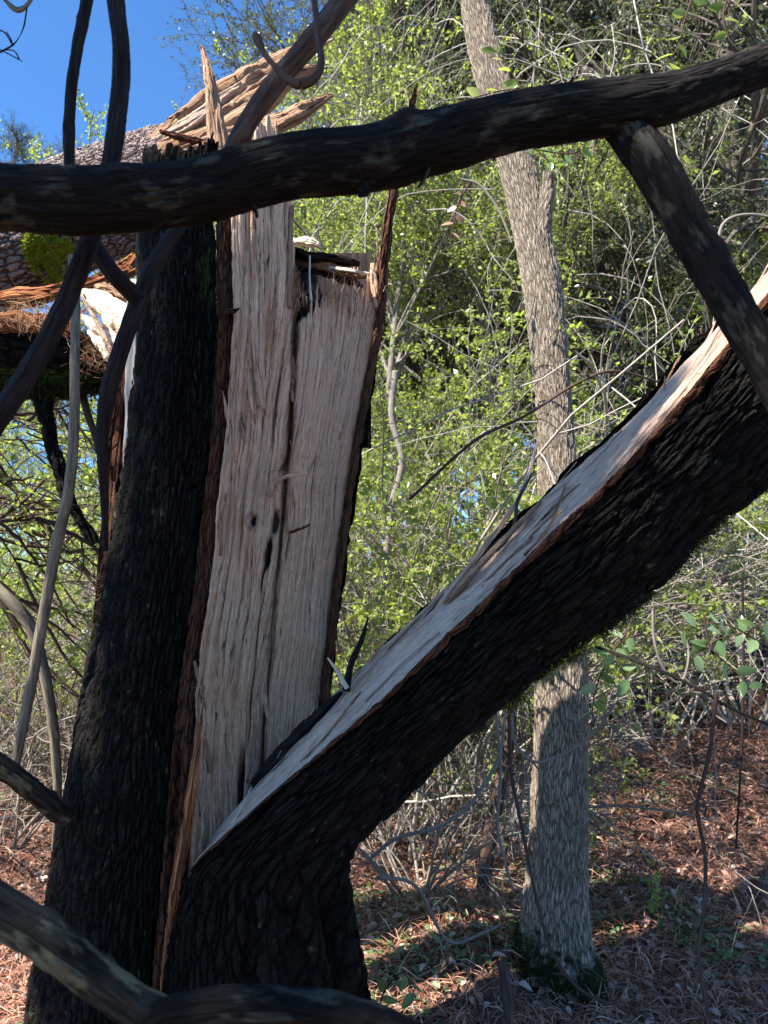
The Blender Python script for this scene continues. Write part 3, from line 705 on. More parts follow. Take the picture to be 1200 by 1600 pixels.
# lumpy inner bark lip on the near edge
k1 = k0+8; t3 = np.linspace(0, 1, 14)[None]; a = A_[k1:, None]; le3 = lenv[k1:, None]
ww = (.004+.014*np.clip((le3-1.15)/.3, 0, 1))*(1+.5*fbm(le3*30, le3*0, 3, 4))
dn = norm(U_-A_)[k1:, None]
ang = math.pi*(t3-.12)
V = a+fn[k1:, None]*((np.sin(ang)*(.003+.007*np.clip((le3-1.15)/.3, 0, 1))*(1+.7*fbm(le3*45, t3*3, 9, 3)))[..., None])+dn*((-.2+1.2*t3)*ww)[..., None]+np.array([0, -.004, 0])-np.array([0, 1, 0])*(np.sin(ang)*.012+.045*.5*t3)[..., None]
mk('inner_bark', V, gridf(*V.shape[:2]), M['inner'], o, np.stack([t3*.03+0*le3, -le3+0*t3], -1))
rg = np.random.default_rng(505)
for i in range(30):
    k_ = int(N_*(5.5+rg.random()*10)/18); t_ = rg.random(); a0 = A_[k_]*(1-t_)+B_[k_]*t_; kk = min(N_-1, k_+int(20+rg.random()*60))
    a1 = A_[kk]*(1-t_)+B_[kk]*t_; m_ = (a0+a1)/2; lift = .008+.03*rg.random()*rg.random(); pth = cr(np.array([a0, m_+fn[k_]*lift*.3, a1+fn[k_]*lift+rg.normal(size=3)*.008]), 30)
    V, Fc, uv = tubes(pth[None], (np.linspace(1, .15, 30)*(.002+.004*rg.random()))[None], 6, squash=.5); mk('splinter', V, Fc, M[['wood_grey', 'wood_pale', 'wood_warm'][i % 3]], o, uv)
# torn strands peeling off the face
for i, (pts, wd) in enumerate([
 ([(640, 1010, 1.85), (700, 930, 1.8), (760, 850, 1.78), (815, 770, 1.8), (840, 690, 1.85)], [2, 5, 4, 2.5, 1]),
 ([(600, 1050, 1.86), (660, 975, 1.84), (730, 895, 1.8), (790, 835, 1.79)], [2, 5, 5, 2]),
 ([(660, 985, 1.82), (730, 905, 1.74), (790, 840, 1.72), (845, 785, 1.73)], [2, 4, 3, 1]),
 ([(700, 960, 1.8), (770, 880, 1.75), (800, 850, 1.75), (840, 835, 1.74)], [2, 3, 2, .8]),
 ([(760, 880, 1.8), (800, 830, 1.75), (810, 780, 1.76), (835, 735, 1.8)], [2, 2.5, 2, .8]),
 ([(540, 1080, 1.84), (548, 1040, 1.84), (565, 1000, 1.85), (575, 965, 1.86)], [7, 5, 4, 1]),
 ([(542, 1075, 1.78), (528, 1050, 1.77), (512, 1028, 1.76)], [3, 2, .6])]):
    shard('splinter', pts, wd, .004, ['wood_grey', 'stem_red', 'wood_warm'][i % 3] if i < 5 else ['stem', 'wood_pale'][i-5], o, 90+i, tilt=.4)
# dark slab of bark at the far edge low down
shard('bark_slab', [(395, 1225, 1.93), (440, 1180, 1.93), (490, 1130, 1.94), (535, 1082, 1.94)], [5, 14, 15, 4], .02, 'stem', o, 120)
# moss along the underside
def tufts(name, pts, nr, n, ln, mat, parent, seed, spread=.6, base=None, dirz=None):
    rg = np.random.default_rng(seed); i = rg.integers(0, len(pts), n)
    p = pts[i]+rg.normal(size=(n, 3))*nr; nn = dirz[i] if dirz is not None else np.tile([0, 0, 1.], (n, 1))
    D = norm(nn+rnd_dirs(rg, n)*spread)
    v, f, r = leaf_quads(rg, p, D, ln*(.5+rg.random(n)), .22, .1, 0)
    o = mk(name, v, f, M[mat], parent, attrs={'rnd': r}, smooth=False, base=base)
    o['kind'] = 'stuff'; return o
mk_pts = U_[int(N_*8.6/18):int(N_*15.5/18)]
keep = np.clip(vn(np.arange(len(mk_pts))/16., np.zeros(len(mk_pts)), 2), 0, 1) > .42
mp = mk_pts[keep]+np.array([0, -.012, -.004])
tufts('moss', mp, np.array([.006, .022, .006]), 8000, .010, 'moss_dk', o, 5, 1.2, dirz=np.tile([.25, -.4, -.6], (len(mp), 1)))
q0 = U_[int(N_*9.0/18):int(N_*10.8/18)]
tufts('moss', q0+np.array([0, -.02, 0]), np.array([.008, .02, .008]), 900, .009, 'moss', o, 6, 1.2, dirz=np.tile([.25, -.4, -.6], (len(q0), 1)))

# ------------------------------------------------------------------ the fallen upper trunk, resting behind
FT = thing('fallen_trunk', 'snapped upper trunk lying behind the broken tree, its torn end pointing up to the right', 'fallen trunk', P(150, 340, 2.5))
pts = [(-420, 560, 2.35), (-200, 470, 2.4), (0, 390, 2.42), (110, 340, 2.45), (220, 295, 2.5), (300, 255, 2.55), (350, 228, 2.58)]
def barktube(name, pts, rpx, mat, parent, n=300, sides=160, mossf=None, lump=.1, seed=0, su=1.0):
    c = cr(np.array([[*P(a, b, d), r*d/F] for (a, b, d), r in zip(pts, rpx)]), n); path, r = c[:, :3], c[:, 3]
    V, Fc, uv = tubes(path[None], r[None], sides); V = V.reshape(n, sides, 3); a = np.linspace(0, 2*math.pi, sides, endpoint=False)[None]
    s = uv.reshape(n, sides, 2)[..., 1]; nz = fbm(np.cos(a)*1.5+s*3+seed, np.sin(a)*1.5+s*2, seed, 4)*lump
    V = path[:, None]+(V-path[:, None])*(1+nz[..., None])
    m = mossf(V) if mossf else np.zeros((n, sides))
    k = n*sides; j = np.arange(sides); Vv = np.vstack([V.reshape(-1, 3), path[0], path[-1]]); uv = np.vstack([uv, uv[0], uv[-1]])
    m = np.concatenate([m.ravel(), [0, 0]])
    return mk(name, Vv, [Fc, np.stack([j, np.full(sides, k), (j+1) % sides], -1), np.stack([(n-1)*sides+j, (n-1)*sides+(j+1) % sides, np.full(sides, k+1)], -1)], M[mat], parent, uv, attrs={'moss': m}), V
mc = P(75, 395, 2.3)
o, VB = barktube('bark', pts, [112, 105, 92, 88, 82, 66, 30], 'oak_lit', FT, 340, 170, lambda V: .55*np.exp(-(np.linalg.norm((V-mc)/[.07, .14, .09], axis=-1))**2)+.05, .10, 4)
# sunlit moss cushion on the bark
sel = VB.reshape(-1, 3); dd = np.linalg.norm((sel-mc)/[.055, .16, .075], axis=1); sel = sel[(dd < 1.25) & (sel[:, 1] < 2.45)]; sel = sel[vn(sel[:, 0]*45, sel[:, 2]*45, 3)+.5*vn(sel[:, 0]*110, sel[:, 2]*110, 6) > .75]
if len(sel): tufts('moss', sel, .003, 6500, .010, 'moss', FT, 7, 1.0, dirz=norm(sel-P(75, 400, 2.48)))
# torn end: a fan of long slabs
FS = [([(215, 260, 2.42), (300, 200, 2.42), (380, 140, 2.42), (440, 105, 2.43), (498, 70, 2.44)], [24, 30, 26, 18, 5], .035, 'wood_warm'),
      ([(250, 240, 2.40), (330, 205, 2.39), (400, 165, 2.40), (450, 125, 2.41), (500, 105, 2.42)], [20, 26, 22, 12, 3], .03, 'wood_warm'),
      ([(280, 250, 2.36), (360, 222, 2.35), (430, 195, 2.36), (480, 170, 2.37), (519, 148, 2.38)], [16, 20, 15, 10, 2], .02, 'wood_warm'),
      ([(240, 225, 2.38), (300, 190, 2.36), (355, 150, 2.38), (400, 120, 2.40)], [6, 10, 8, 2], .012, 'wood_grey'),
      ([(300, 262, 2.33), (350, 245, 2.32), (400, 225, 2.34), (440, 200, 2.36)], [10, 14, 11, 2], .015, 'wood_warm'),
      ([(400, 160, 2.42), (440, 120, 2.42), (470, 90, 2.42), (520, 62, 2.42)], [6, 8, 6, 1], .012, 'wood_grey'),
      ([(250, 205, 2.33), (285, 215, 2.33), (330, 225, 2.33)], [3, 6, 4], .01, 'inner')]
for i, (p_, wd, th, mt) in enumerate(FS): shard('torn_slab', p_, wd, th, mt, FT, 130+i, n=110, jag=.35)
shard('inner_bark', [(-60, 478, 2.28), (0, 470, 2.28), (60, 462, 2.28), (130, 448, 2.3), (190, 425, 2.32), (215, 405, 2.34)], [14, 17, 15, 14, 16, 12], .02, 'orange', FT, 140, n=140, jag=.25)
for i, (p_, wd) in enumerate([([(128, 455, 2.24), (160, 470, 2.22), (200, 492, 2.2), (235, 505, 2.2)], [4, 14, 17, 15]), ([(136, 470, 2.2), (165, 490, 2.18), (196, 520, 2.17), (225, 560, 2.17)], [2, 10, 14, 14]),
    ([(150, 448, 2.25), (180, 455, 2.24), (225, 470, 2.22)], [3, 9, 14]), ([(128, 495, 2.2), (150, 512, 2.16), (175, 530, 2.15), (205, 560, 2.14)], [3, 9, 12, 7]), ([(140, 520, 2.18), (165, 545, 2.15), (190, 585, 2.14)], [3, 9, 6]), ([(175, 500, 2.14), (200, 535, 2.12), (214, 580, 2.12)], [1, 5, 4])]):
    shard('torn_slab', p_, wd, .016, ['wood_pale', 'wood_pale', 'wood_warm', 'wood_pale', 'wood_pale', 'wood'][i], FT, 200+i, n=90, tilt=-.5+.15*(i % 3), jag=.7)
shard('torn_slab', [(128, 462, 2.12), (150, 500, 2.11), (168, 540, 2.1), (177, 555, 2.1)], [2, 3, 4, 1], .004, 'wood_grey', FT, 143)
# lower torn piece, mossy below, with a stub branch hanging from it
ML = thing('mossy_limb', 'ragged mossy limb under the fallen trunk at the left edge', 'broken limb', P(60, 560, 2.2))
pts = [(-350, 480, 2.0), (-150, 520, 2.1), (0, 545, 2.18), (80, 555, 2.2), (140, 570, 2.22), (178, 592, 2.24)]
o, VB = barktube('bark', pts, [70, 72, 68, 58, 40, 16], 'oak', ML, 240, 130, lambda V: .15+.9*np.clip((P(0, 590, 2.2)[2]+.02-V[..., 2])/.05, 0, 1), .16, 14)
shard('inner_bark', [(-40, 505, 2.05), (30, 502, 2.07), (90, 508, 2.09), (140, 535, 2.12)], [16, 18, 14, 5], .02, 'orange', ML, 150, n=120, jag=.5)
vb = VB.reshape(-1, 3); low = vb[(vb[:, 2] < P(0, 600, 2.2)[2]) & (vb[:, 1] < 2.3)]
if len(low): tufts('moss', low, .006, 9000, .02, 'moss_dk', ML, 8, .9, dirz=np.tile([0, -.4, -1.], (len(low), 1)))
fibres(ML, 420, 60, 500, 2.04, 60, 10, .06, (.2, -.3, .5), .9)
fibres(ML, 160, 150, 560, 2.1, 20, 15, .04, (.2, -.3, .1), .9)
limb('branch', [(62, 590, 2.2), (72, 650, 2.2), (88, 720, 2.2), (112, 790, 2.22), (150, 850, 2.25)], [22, 13, 13, 11, 9], M['oak'], ML, 160, 40, .15, 6)
limb('branch', [(125, 590, 2.25), (135, 640, 2.25), (148, 680, 2.25), (158, 730, 2.27)], [6, 6, 5, 3], M['stem_red'], ML, 60, 12, .1, 7)

# ------------------------------------------------------------------ dead branches in the foreground
def rjoin(root, specs, mat, n=200, sides=44):
    for nm, pts, r, sd in specs: limb(nm, pts, r, M[mat], root, n, sides, .10, sd)
FB = thing('forked_branch', 'thick dead branch crossing the whole view above, forking downward at the right', 'branch', P(0, 305, .95))
limb('limb', [(-260, 290, .93), (-120, 300, .94), (0, 307, .95), (100, 313, .95), (200, 312, .96), (320, 296, .97), (450, 262, .98), (580, 248, .99), (700, 216, 1.0), (830, 185, 1.0), (950, 168, 1.0), (1040, 155, 1.01), (1120, 128, 1.02), (1210, 97, 1.03), (1400, 40, 1.05)],
     [54, 52, 52, 54, 50, 50, 50, 50, 47, 45, 44, 40, 34, 33, 33], M['branch'], FB, 620, 110, .07, 2, fine=.05, knots=7)
limb('side_limb', [(900, 160, 1.03), (950, 182, 1.025), (1006, 236, 1.005), (1050, 310, .985), (1090, 385, .98), (1140, 470, .97), (1195, 565, .96), (1290, 740, .95)],
     [10, 24, 35, 35, 33, 31, 30, 29], M['branch'], FB, 420, 90, .07, 5, fine=.05, knots=4)
limb('stub', [(560, 285, .985), (572, 298, .975), (560, 306, .97)], [10, 8, 3], M['branch'], FB, 30, 16, .2, 9)
rg = np.random.default_rng(808)
for px, py, dx, dy, r_ in [(265, 262, 12, -34, 4), (668, 262, -14, 30, 3.5), (880, 150, 16, -30, 4), (392, 318, 10, 22, 3), (1062, 345, 34, -14, 3.5), (1118, 430, -30, 16, 3)]:
    d_ = .99 if px > 500 else .97
    limb('twig_stub', [(px, py, d_), (px+dx*.5+2, py+dy*.5, d_-.01), (px+dx, py+dy, d_-.015)], [r_*1.6, r_, r_*.6], M['branch'], FB, 24, 10, .25, int(px) % 9)
ST2 = [
 ('dead_stem', 'slender curved dead stem, leftmost of the two crossing the blue sky', [(150, -80, 1.15), (132, 20, 1.15), (115, 110, 1.15), (108, 200, 1.15), (112, 290, 1.15), (140, 370, 1.15), (175, 425, 1.17), (217, 470, 1.2)], [10, 9.5, 9, 9, 9, 12, 14, 14], 'stem'),
 ('dead_stem', 'thicker dark dead stem, right of the two crossing the blue sky', [(168, -80, 1.05), (182, 10, 1.05), (190, 90, 1.05), (184, 180, 1.06), (168, 280, 1.07), (135, 390, 1.08), (85, 510, 1.08), (20, 620, 1.08), (-60, 730, 1.08)], [15, 14, 14, 15, 14, 15, 16, 17, 18], 'stem'),
 ('dead_stem', 'dark stem curving down in front of the left side of the black bark', [(300, 330, 1.5), (265, 375, 1.5), (228, 440, 1.5), (195, 530, 1.5), (168, 620, 1.52), (160, 700, 1.55), (163, 780, 1.6), (165, 860, 1.65)], [10, 12, 13, 13, 13, 9, 6, 4], 'stem'),
 ('dead_stem', 'long pale greenish stem hanging left of the trunk from the fallen trunk to the ground', [(112, 400, 1.7), (118, 470, 1.7), (117, 560, 1.7), (116, 660, 1.72), (108, 760, 1.75), (85, 870, 1.8), (65, 980, 1.85), (45, 1090, 1.9), (24, 1195, 1.95)], [6, 7, 7.5, 8, 8.5, 8.5, 8.5, 8, 6.5], 'stem_pale'),
 ('dead_stem', 'pale bent stem arching down at the lower left edge', [(-40, 890, 2.1), (10, 932, 2.1), (45, 975, 2.12), (65, 1030, 2.15), (80, 1110, 2.2), (88, 1190, 2.25), (90, 1260, 2.3), (86, 1330, 2.4)], [8, 9, 9, 8, 8, 7, 6, 5], 'stem_pale'),
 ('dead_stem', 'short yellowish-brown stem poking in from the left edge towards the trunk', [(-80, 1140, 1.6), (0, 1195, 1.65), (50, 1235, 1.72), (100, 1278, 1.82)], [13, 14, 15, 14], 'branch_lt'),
 ('dead_stem', 'straight brown stick slanting up right over the torn end of the fallen trunk', [(600, -90, 1.2), (545, -10, 1.2), (490, 60, 1.2), (430, 130, 1.22), (385, 195, 1.24), (355, 250, 1.26), (330, 300, 1.28)], [19, 19, 18, 17, 16, 14, 13], 'stem_red'),
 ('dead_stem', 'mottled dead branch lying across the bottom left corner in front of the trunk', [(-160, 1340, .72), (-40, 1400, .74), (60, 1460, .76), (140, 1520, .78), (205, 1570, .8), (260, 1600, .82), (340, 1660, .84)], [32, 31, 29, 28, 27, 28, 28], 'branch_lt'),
 ('dead_stem', 'dark bent branch running along the bottom edge in front of the trunk', [(215, 1640, .8), (250, 1590, .8), (310, 1574, .8), (390, 1568, .8), (470, 1572, .8), (540, 1585, .8), (620, 1612, .8), (720, 1670, .8)], [18, 22, 24, 24, 23, 23, 24, 24], 'branch'),
]
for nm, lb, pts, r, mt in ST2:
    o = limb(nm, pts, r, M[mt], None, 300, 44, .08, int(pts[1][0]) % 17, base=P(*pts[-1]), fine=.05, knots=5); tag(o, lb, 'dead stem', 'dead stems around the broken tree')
o = limb('hooked_twig', [(480, -60, .85), (492, 10, .85), (497, 60, .85), (502, 95, .85), (494, 120, .85), (470, 132, .85), (447, 122, .85), (430, 104, .85), (412, 82, .85), (402, 60, .85), (398, 50, .85)], [5, 5, 5.5, 6, 7, 8.5, 6, 5, 5, 8, 3], M['stem_red'], None, 150, 20, .15, 4)
tag(o, 'thin dead twig bent into a hook with a swollen bud at its tip', 'twig')
# bare twig in the sky corner
o = thing('twig_cluster', 'bare broken twig with fine side twigs in the blue top left corner', 'twig', P(20, 10, 1.3))
limb('twig', [(60, -20, 1.3), (42, 8, 1.3), (25, 15, 1.3), (8, 0, 1.3), (-10, -20, 1.3)], [3, 3.5, 5, 3, 3], M['stem_pale'], o, 40, 10, .2, 1)
for i, pp in enumerate([[(42, 12), (36, 45), (22, 68), (0, 82)], [(20, 72), (8, 52), (-6, 45)], [(-5, 75), (20, 88), (35, 96)], [(5, 78), (22, 80), (30, 92)], [(10, 50), (16, 60), (20, 70)]]):
    limb('side_twig', [(a, b, 1.3) for a, b in pp], [1.0]*len(pp), M['stem'], o, 24, 6, .1, i)
# fine crossing twigs seen against the brush
VN = [
 ('twig looping in front of the slim tree trunk below the folded half', [(800, 1115, 2.8), (805, 1160, 2.8), (835, 1190, 2.8), (880, 1178, 2.8), (925, 1148, 2.75), (960, 1100, 2.7), (975, 1060, 2.7)], 2.2, 'twig'),
 ('long limp vine curving down past the foot of the slim tree', [(795, 1100, 2.7), (798, 1200, 2.7), (815, 1290, 2.6), (835, 1390, 2.5), (860, 1480, 2.4), (905, 1545, 2.3), (985, 1580, 2.2)], 2.6, 'stem_red'),
 ('pale twin twig hanging from the folded half and ending above the dirt mound', [(775, 1115, 2.6), (782, 1200, 2.6), (778, 1290, 2.6), (790, 1350, 2.6), (803, 1396, 2.6)], 2.4, 'twig'),
 ('wavy dark upright twig standing on the litter at the right', [(1120, 1080, 2.2), (1108, 1180, 2.2), (1090, 1260, 2.2), (1102, 1340, 2.2), (1100, 1420, 2.15), (1092, 1500, 2.1), (1118, 1640, 2.0)], 3.0, 'stem_red'),
 ('thin straight twig hanging close to the right edge', [(1160, 900, 2.5), (1162, 1050, 2.5), (1158, 1180, 2.5), (1150, 1325, 2.5)], 1.8, 'stem'),
 ('dark twig slanting down to the right edge through the serrated leaves', [(930, 1010, 2.6), (1000, 1035, 2.5), (1080, 1070, 2.4), (1140, 1105, 2.3), (1240, 1150, 2.2)], 2.4, 'stem'),
 ('curling pale vine hanging right of the slim tree below the folded half', [(1020, 930, 2.5), (1022, 1000, 2.5), (1040, 1050, 2.5), (1065, 1065, 2.5), (1075, 1010, 2.5), (1040, 960, 2.5)], 2.0, 'twig'),
 ('pale arching twig crossing the slim tree at mid height', [(640, 780, 3.0), (740, 690, 3.0), (820, 650, 3.0), (900, 600, 3.0), (960, 580, 3.0), (1040, 600, 3.1)], 2.4, 'stem_red'),
 ('bare bent twig lying over the dirt mound left of the slim tree', [(590, 1370, 2.3), (650, 1385, 2.4), (700, 1470, 2.5), (760, 1455, 2.5), (780, 1445, 2.5)], 2.4, 'twig'),
 ('long grey twig arching low behind the foot of the folded half', [(580, 1340, 2.6), (620, 1310, 2.6), (690, 1290, 2.6), (740, 1250, 2.6), (780, 1180, 2.65), (790, 1110, 2.7)], 2.8, 'twig'),
 ('pale twig branching over the upper slim tree trunk under the forked branch', [(720, 280, 3.0), (750, 290, 3.0), (780, 330, 3.0), (800, 380, 3.0)], 2.0, 'twig'),
 ('curved pale twig loop at the right edge under the fork', [(1120, 400, 2.6), (1130, 350, 2.6), (1170, 335, 2.6), (1230, 345, 2.6)], 2.5, 'twig'),
 ('short brown stick leaning upright at the bottom by the dirt mound', [(785, 1505, 2.3), (792, 1560, 2.2), (800, 1640, 2.1)], 7.5, 'stem_red'),
]
for i, (lb, pts, r, mt) in enumerate(VN):
    o = limb('twig', pts, [r, r*1.1]+[r]*(len(pts)-3)+[r*.7], M[mt], None, 90, 8, .12, i); tag(o, lb, 'twig', 'loose twigs and vines around the slim tree')

# ------------------------------------------------------------------ the slim tree
SL = thing('slim_tree', 'slim pale grey tree with a mossy foot, behind the folded half, sunlit on its left', 'tree', P(868, 1500, 3.25))
pts = [(735, -120, 3.6), (742, 0, 3.55), (765, 110, 3.5), (805, 250, 3.45), (838, 400, 3.42), (853, 500, 3.4), (867, 650, 3.38), (872, 800, 3.35), (876, 1000, 3.3), (876, 1150, 3.28), (872, 1300, 3.26), (868, 1420, 3.25), (866, 1500, 3.25), (866, 1600, 3.25)]
smz = P(0, 1400, 3.2)[2]
o, VS = barktube('trunk', pts[::-1], [92, 62, 50, 44, 41, 39, 33, 29, 31, 31, 30, 28, 24, 22], 'small', SL, 520, 110, lambda V: np.clip((smz+.02-V[..., 2]+.16*fbm(V[..., 0]*7, V[..., 2]*5, 3, 3)+.5*np.abs(V[..., 0]-.74)-.05)/.30, 0, 1)*.62+.03, .08, 22)
limb('branch_stub', [(842, 410, 3.41), (848, 345, 3.38), (855, 300, 3.36), (858, 268, 3.34)], [18, 16, 12, 9], M['small'], SL, 50, 24, .12, 3)
vs = VS.reshape(-1, 3); l1_ = vs[(vs[:, 2] < P(0, 1440, 3.2)[2]) & (vs[:, 1] < 3.35)]
l1_ = l1_[(fbm(l1_[:, 0]*9, l1_[:, 2]*6, 3, 3)*.9+(P(0, 1440, 3.2)[2]-l1_[:, 2])*2.2+2.2*np.abs(l1_[:, 0]-.74)-.42 > 0)]
tufts('moss', l1_, .004, 16000, .011, 'moss_dk', SL, 17, .9, dirz=norm((l1_-P(866, 1500, 3.25))*[1, 1, .3]))
# crown of the slim tree, above the frame
rg = np.random.default_rng(5)
tp = cr(np.array([P(742, 0, 3.55), P(720, -250, 3.7), P(690, -520, 3.9), P(660, -800, 4.0)]), 10)[None]
tr = np.linspace(.062, .03, 10)[None]
q1, r1 = level(rg, tp, tr, 12, 1.1, 7, .9, .25, .15, .3, .6, .4); q2, r2 = level(rg, q1, r1, 8, .5, 5, .8, .05, .2, .3, .6, .5)
b = merge([tubes(tp, tr, 12), tubes(q1, r1, 6), tubes(q2, r2, 3)]); mk('upper_branches', b[0], b[1], M['small'], SL, b[2])
v, f, r = leaves_on(rg, q2, 8, .05, .05); mk('crown', v, f, M['lf_oak'], SL, attrs={'rnd': r}, smooth=False)
# its mound of dirt
md = thing('dirt_mound', 'low crumbling mound of dark dirt at the left foot of the slim tree', 'mound', P(720, 1500, 2.9))
u_ = np.linspace(0, 1, 70)[:, None]; a_ = np.linspace(0, 2*math.pi, 120)[None]
cx, cy, cz = P(725, 1480, 2.95)
rr2 = .34*u_*(1+.15*fbm(np.cos(a_)*2+5, np.sin(a_)*2, 3, 3)); hh = .19*np.cos(u_*math.pi/2)**1.2+.03*fbm(np.cos(a_)*u_*6, np.sin(a_)*u_*6, 8, 4)
mx, my = cx+rr2*np.cos(a_), cy+rr2*.8*np.sin(a_)
V = np.stack([mx, my, gh(mx, my)-.01+(1-u_**3)*(.035+.045*fbm(mx*14, my*14, 8, 5)+.02*fbm(mx*45, my*45, 18, 3))], -1)
mk('soil', V, gridf(70, 120), M['ground'], md)

# ------------------------------------------------------------------ forest behind
EXTRA = True
OAK = [make_tree('oak_tree', 11, 12.0, 3.6, .046, 36, 'lf_oak', n1=18, n2=10, n3=8, low=.12, droop=.04),
       make_tree('oak_tree', 23, 10.5, 3.3, .045, 36, 'lf_oak', n1=18, n2=10, n3=8, low=.10, droop=.05)]
MAD = [make_tree('shrub_tree', 31, 6.0, 2.2, .042, 20, 'lf_bright', 'twig', .06, 16, 9, 7, .15, wid=.55)]
SHR = [make_shrub('leafy_shrub', 41, 3.0, 1.0, .035, 19, 'lf_bright', 13, 7, 6, mat_stem='twig_pale'),
       make_shrub('leafy_shrub', 42, 3.4, 1.4, .036, 19, 'lf_bright', 12, 8, 6),
       make_shrub('leafy_shrub', 43, 2.4, 1.2, .033, 20, 'lf_bright', 14, 7, 6)]
BRU = [make_shrub('bare_brush', 51, 2.2, 2.2, .04, 0, None, 22, 9, 6, bare=True), make_shrub('bare_brush', 52, 2.8, 1.6, .04, 0, None, 18, 9, 6, bare=True)]
VIN = [make_shrub('arching_shrub', 71, 5.2, 2.6, .04, 0, None, 18, 6, 5, bare=True, mat_stem='twig_pale'), make_shrub('arching_shrub', 72, 4.4, 3.2, .045, 2, 'lf_bright', 14, 6, 5, mat_stem='twig_pale')]
PIN = [make_pine('pine_tree', 61, 16)]
used = set()
taken = set()
def put(lst, k, px, d, rz, sc, label, cat, group):
    if label in taken:
        for alt in (', farther right', ', the taller', ', partly hidden', ', the hindmost'):
            if label+alt not in taken: label += alt; break
    taken.add(label)
    x = (px-600)/F*d; key = (id(lst), k); o = place(lst[k], key not in used, x, d, rz, sc, label, cat, group); used.add(key); return o
# (pixel column, distance, variant, scale)
OK = [(640, 9.0, 0, .95), (860, 8.5, 1, 1.05), (1080, 8.0, 0, 1.0), (1290, 8.5, 1, 1.0), (740, 11.5, 1, 1.15), (960, 11, 0, 1.1), (1180, 11.5, 1, 1.2), (1380, 12, 0, 1.2),
      (560, 13, 0, 1.05), (700, 15, 0, 1.25), (900, 15, 1, 1.4), (1110, 16, 0, 1.4), (1300, 16, 1, 1.4), (430, 17, 1, .95), (800, 20, 1, 1.6), (1010, 21, 0, 1.7), (1220, 22, 1, 1.8), (560, 20, 0, 1.2), (280, 22, 1, .75), (120, 24, 0, .6), (-60, 22, 1, .7), (640, 27, 1, 1.6), (860, 29, 0, 2.0), (1100, 30, 1, 2.1)]
wl = ['second', 'third', 'fourth', 'fifth']
def where(px): return 'left of the broken tree' if px < 150 else 'behind the broken tree' if px < 520 else 'between broken tree and slim tree' if px < 780 else 'behind the slim tree' if px < 960 else 'right of the slim tree' if px < 1150 else 'at the right edge'
def dist(d, br): return next(n for lim_, n in br if d < lim_)
seen = {}
def uniq(lb):
    seen[lb] = seen.get(lb, 0)+1
    return lb if seen[lb] == 1 else lb+', number %d from the front' % seen[lb]
for i, (px, d, k, sc) in enumerate(OK):
    put(OAK, k, px, d, i*1.7, sc, 'dark evergreen oak '+where(px)+', '+dist(d, [(9.6, 'in the nearest row'), (13.5, 'in the second row'), (18, 'in the third row'), (24, 'in the fourth row'), (99, 'in the farthest row')]), 'oak tree', 'evergreen oaks filling the background')
for i, (px, d, sc) in enumerate([(600, 6.8, .95), (262, 9.0, 1.08), (720, 7.6, 1.0), (480, 8.2, 1.05), (1250, 7.4, .8), (400, 13, 1.15)]):
    put(MAD, 0, px, d, i*2.3+.6, sc, 'loose-crowned yellow-green small tree '+where(px)+[' nearest the camera', ' against the blue sky', ' a little farther back', ' half hidden by its torn top', '', ' farthest back'][i], 'small tree', 'light green small trees of the middle distance')
SP = [(600, 4.6, 0, 1.0), (700, 5.2, 1, 1.0), (560, 5.8, 2, 1.3), (780, 4.9, 2, 1.0), (960, 8.4, 0, .85), (1050, 8.9, 1, .9), (1180, 8.6, 2, 1.1), (650, 6.4, 1, 1.1), (860, 6.8, 2, 1.2), (1340, 7.6, 0, .9),
      (60, 6.0, 2, .8), (150, 7.5, 0, .8), (-60, 7.0, 1, .8), (20, 9, 1, .9), (200, 5.6, 2, .7), (760, 8.0, 0, 1.2), (950, 8.4, 1, 1.2), (1120, 9, 0, 1.2), (540, 7.6, 0, 1.2), (100, 11, 0, 1.2), (-20, 13, 1, 1.3), (230, 13, 0, 1.3)]
for i, (px, d, k, sc) in enumerate(SP):
    put(SHR, k, px, d, i*2.1, sc, ['', 'leafy shrub '+where(px)+', '][1]+dist(d, [(4.8, 'closest to the camera'), (5.4, 'in the front'), (6.1, 'just behind the front ones'), (7.2, 'in the middle'), (8.3, 'towards the back'), (9.5, 'under the oaks'), (99, 'farthest away')]), 'shrub', 'leafy shrubs of the undergrowth')
for i, (px, d, k, sc) in enumerate([(20, 4.6, 0, .8), (130, 5.4, 1, .7), (-60, 5.2, 1, .9), (650, 3.9, 0, .62), (720, 4.4, 1, .8), (1030, 9.2, 1, .9), (900, 7.9, 0, .8), (1180, 9.6, 0, 1.0), (590, 5.4, 1, 1.1), (820, 5.8, 1, 1.2)]):
    put(BRU, k, px, d, i*1.3, sc, 'bare grey tangle '+where(px)+', '+['nearest the camera', 'behind the nearest tangle', 'low at the edge', 'low on the litter', 'farther off', 'low down', 'the lower one', 'towards the frame edge', 'farther back', 'highest of all'][i], 'brush', 'bare tangled brush')
for i, (px, d, sc) in enumerate([(-8, 26, 1.0), (75, 30, 1.1), (-120, 24, 1.0), (780, 26, 1.2), (610, 33, 1.4)]):
    put(PIN, 0, px, d, i*2, sc, 'distant dark pine '+['cut by the left edge of the sky', 'with its top in the blue sky gap', 'outside the left edge', 'deep behind the slim tree', 'deep behind the shrubs'][i], 'pine', 'distant pines')
for i, (px, d, k, sc) in enumerate([(700, 6.6, 0, .8), (1010, 6.4, 1, .8), (1150, 6.8, 0, .8), (800, 7.2, 1, .9), (1290, 7.4, 1, .9), (620, 8.0, 1, .9), (930, 7.4, 0, 1.2)]):
    put(VIN, k, px, d, i*1.9+.4, sc, 'long pale arching stems '+where(px)+', '+['low and near', 'over the litter', 'in front of the dark oaks', 'reaching highest', 'cut by the frame', 'thinly leaved', 'behind the forked branch'][i], 'shrub', 'arching bare stems')
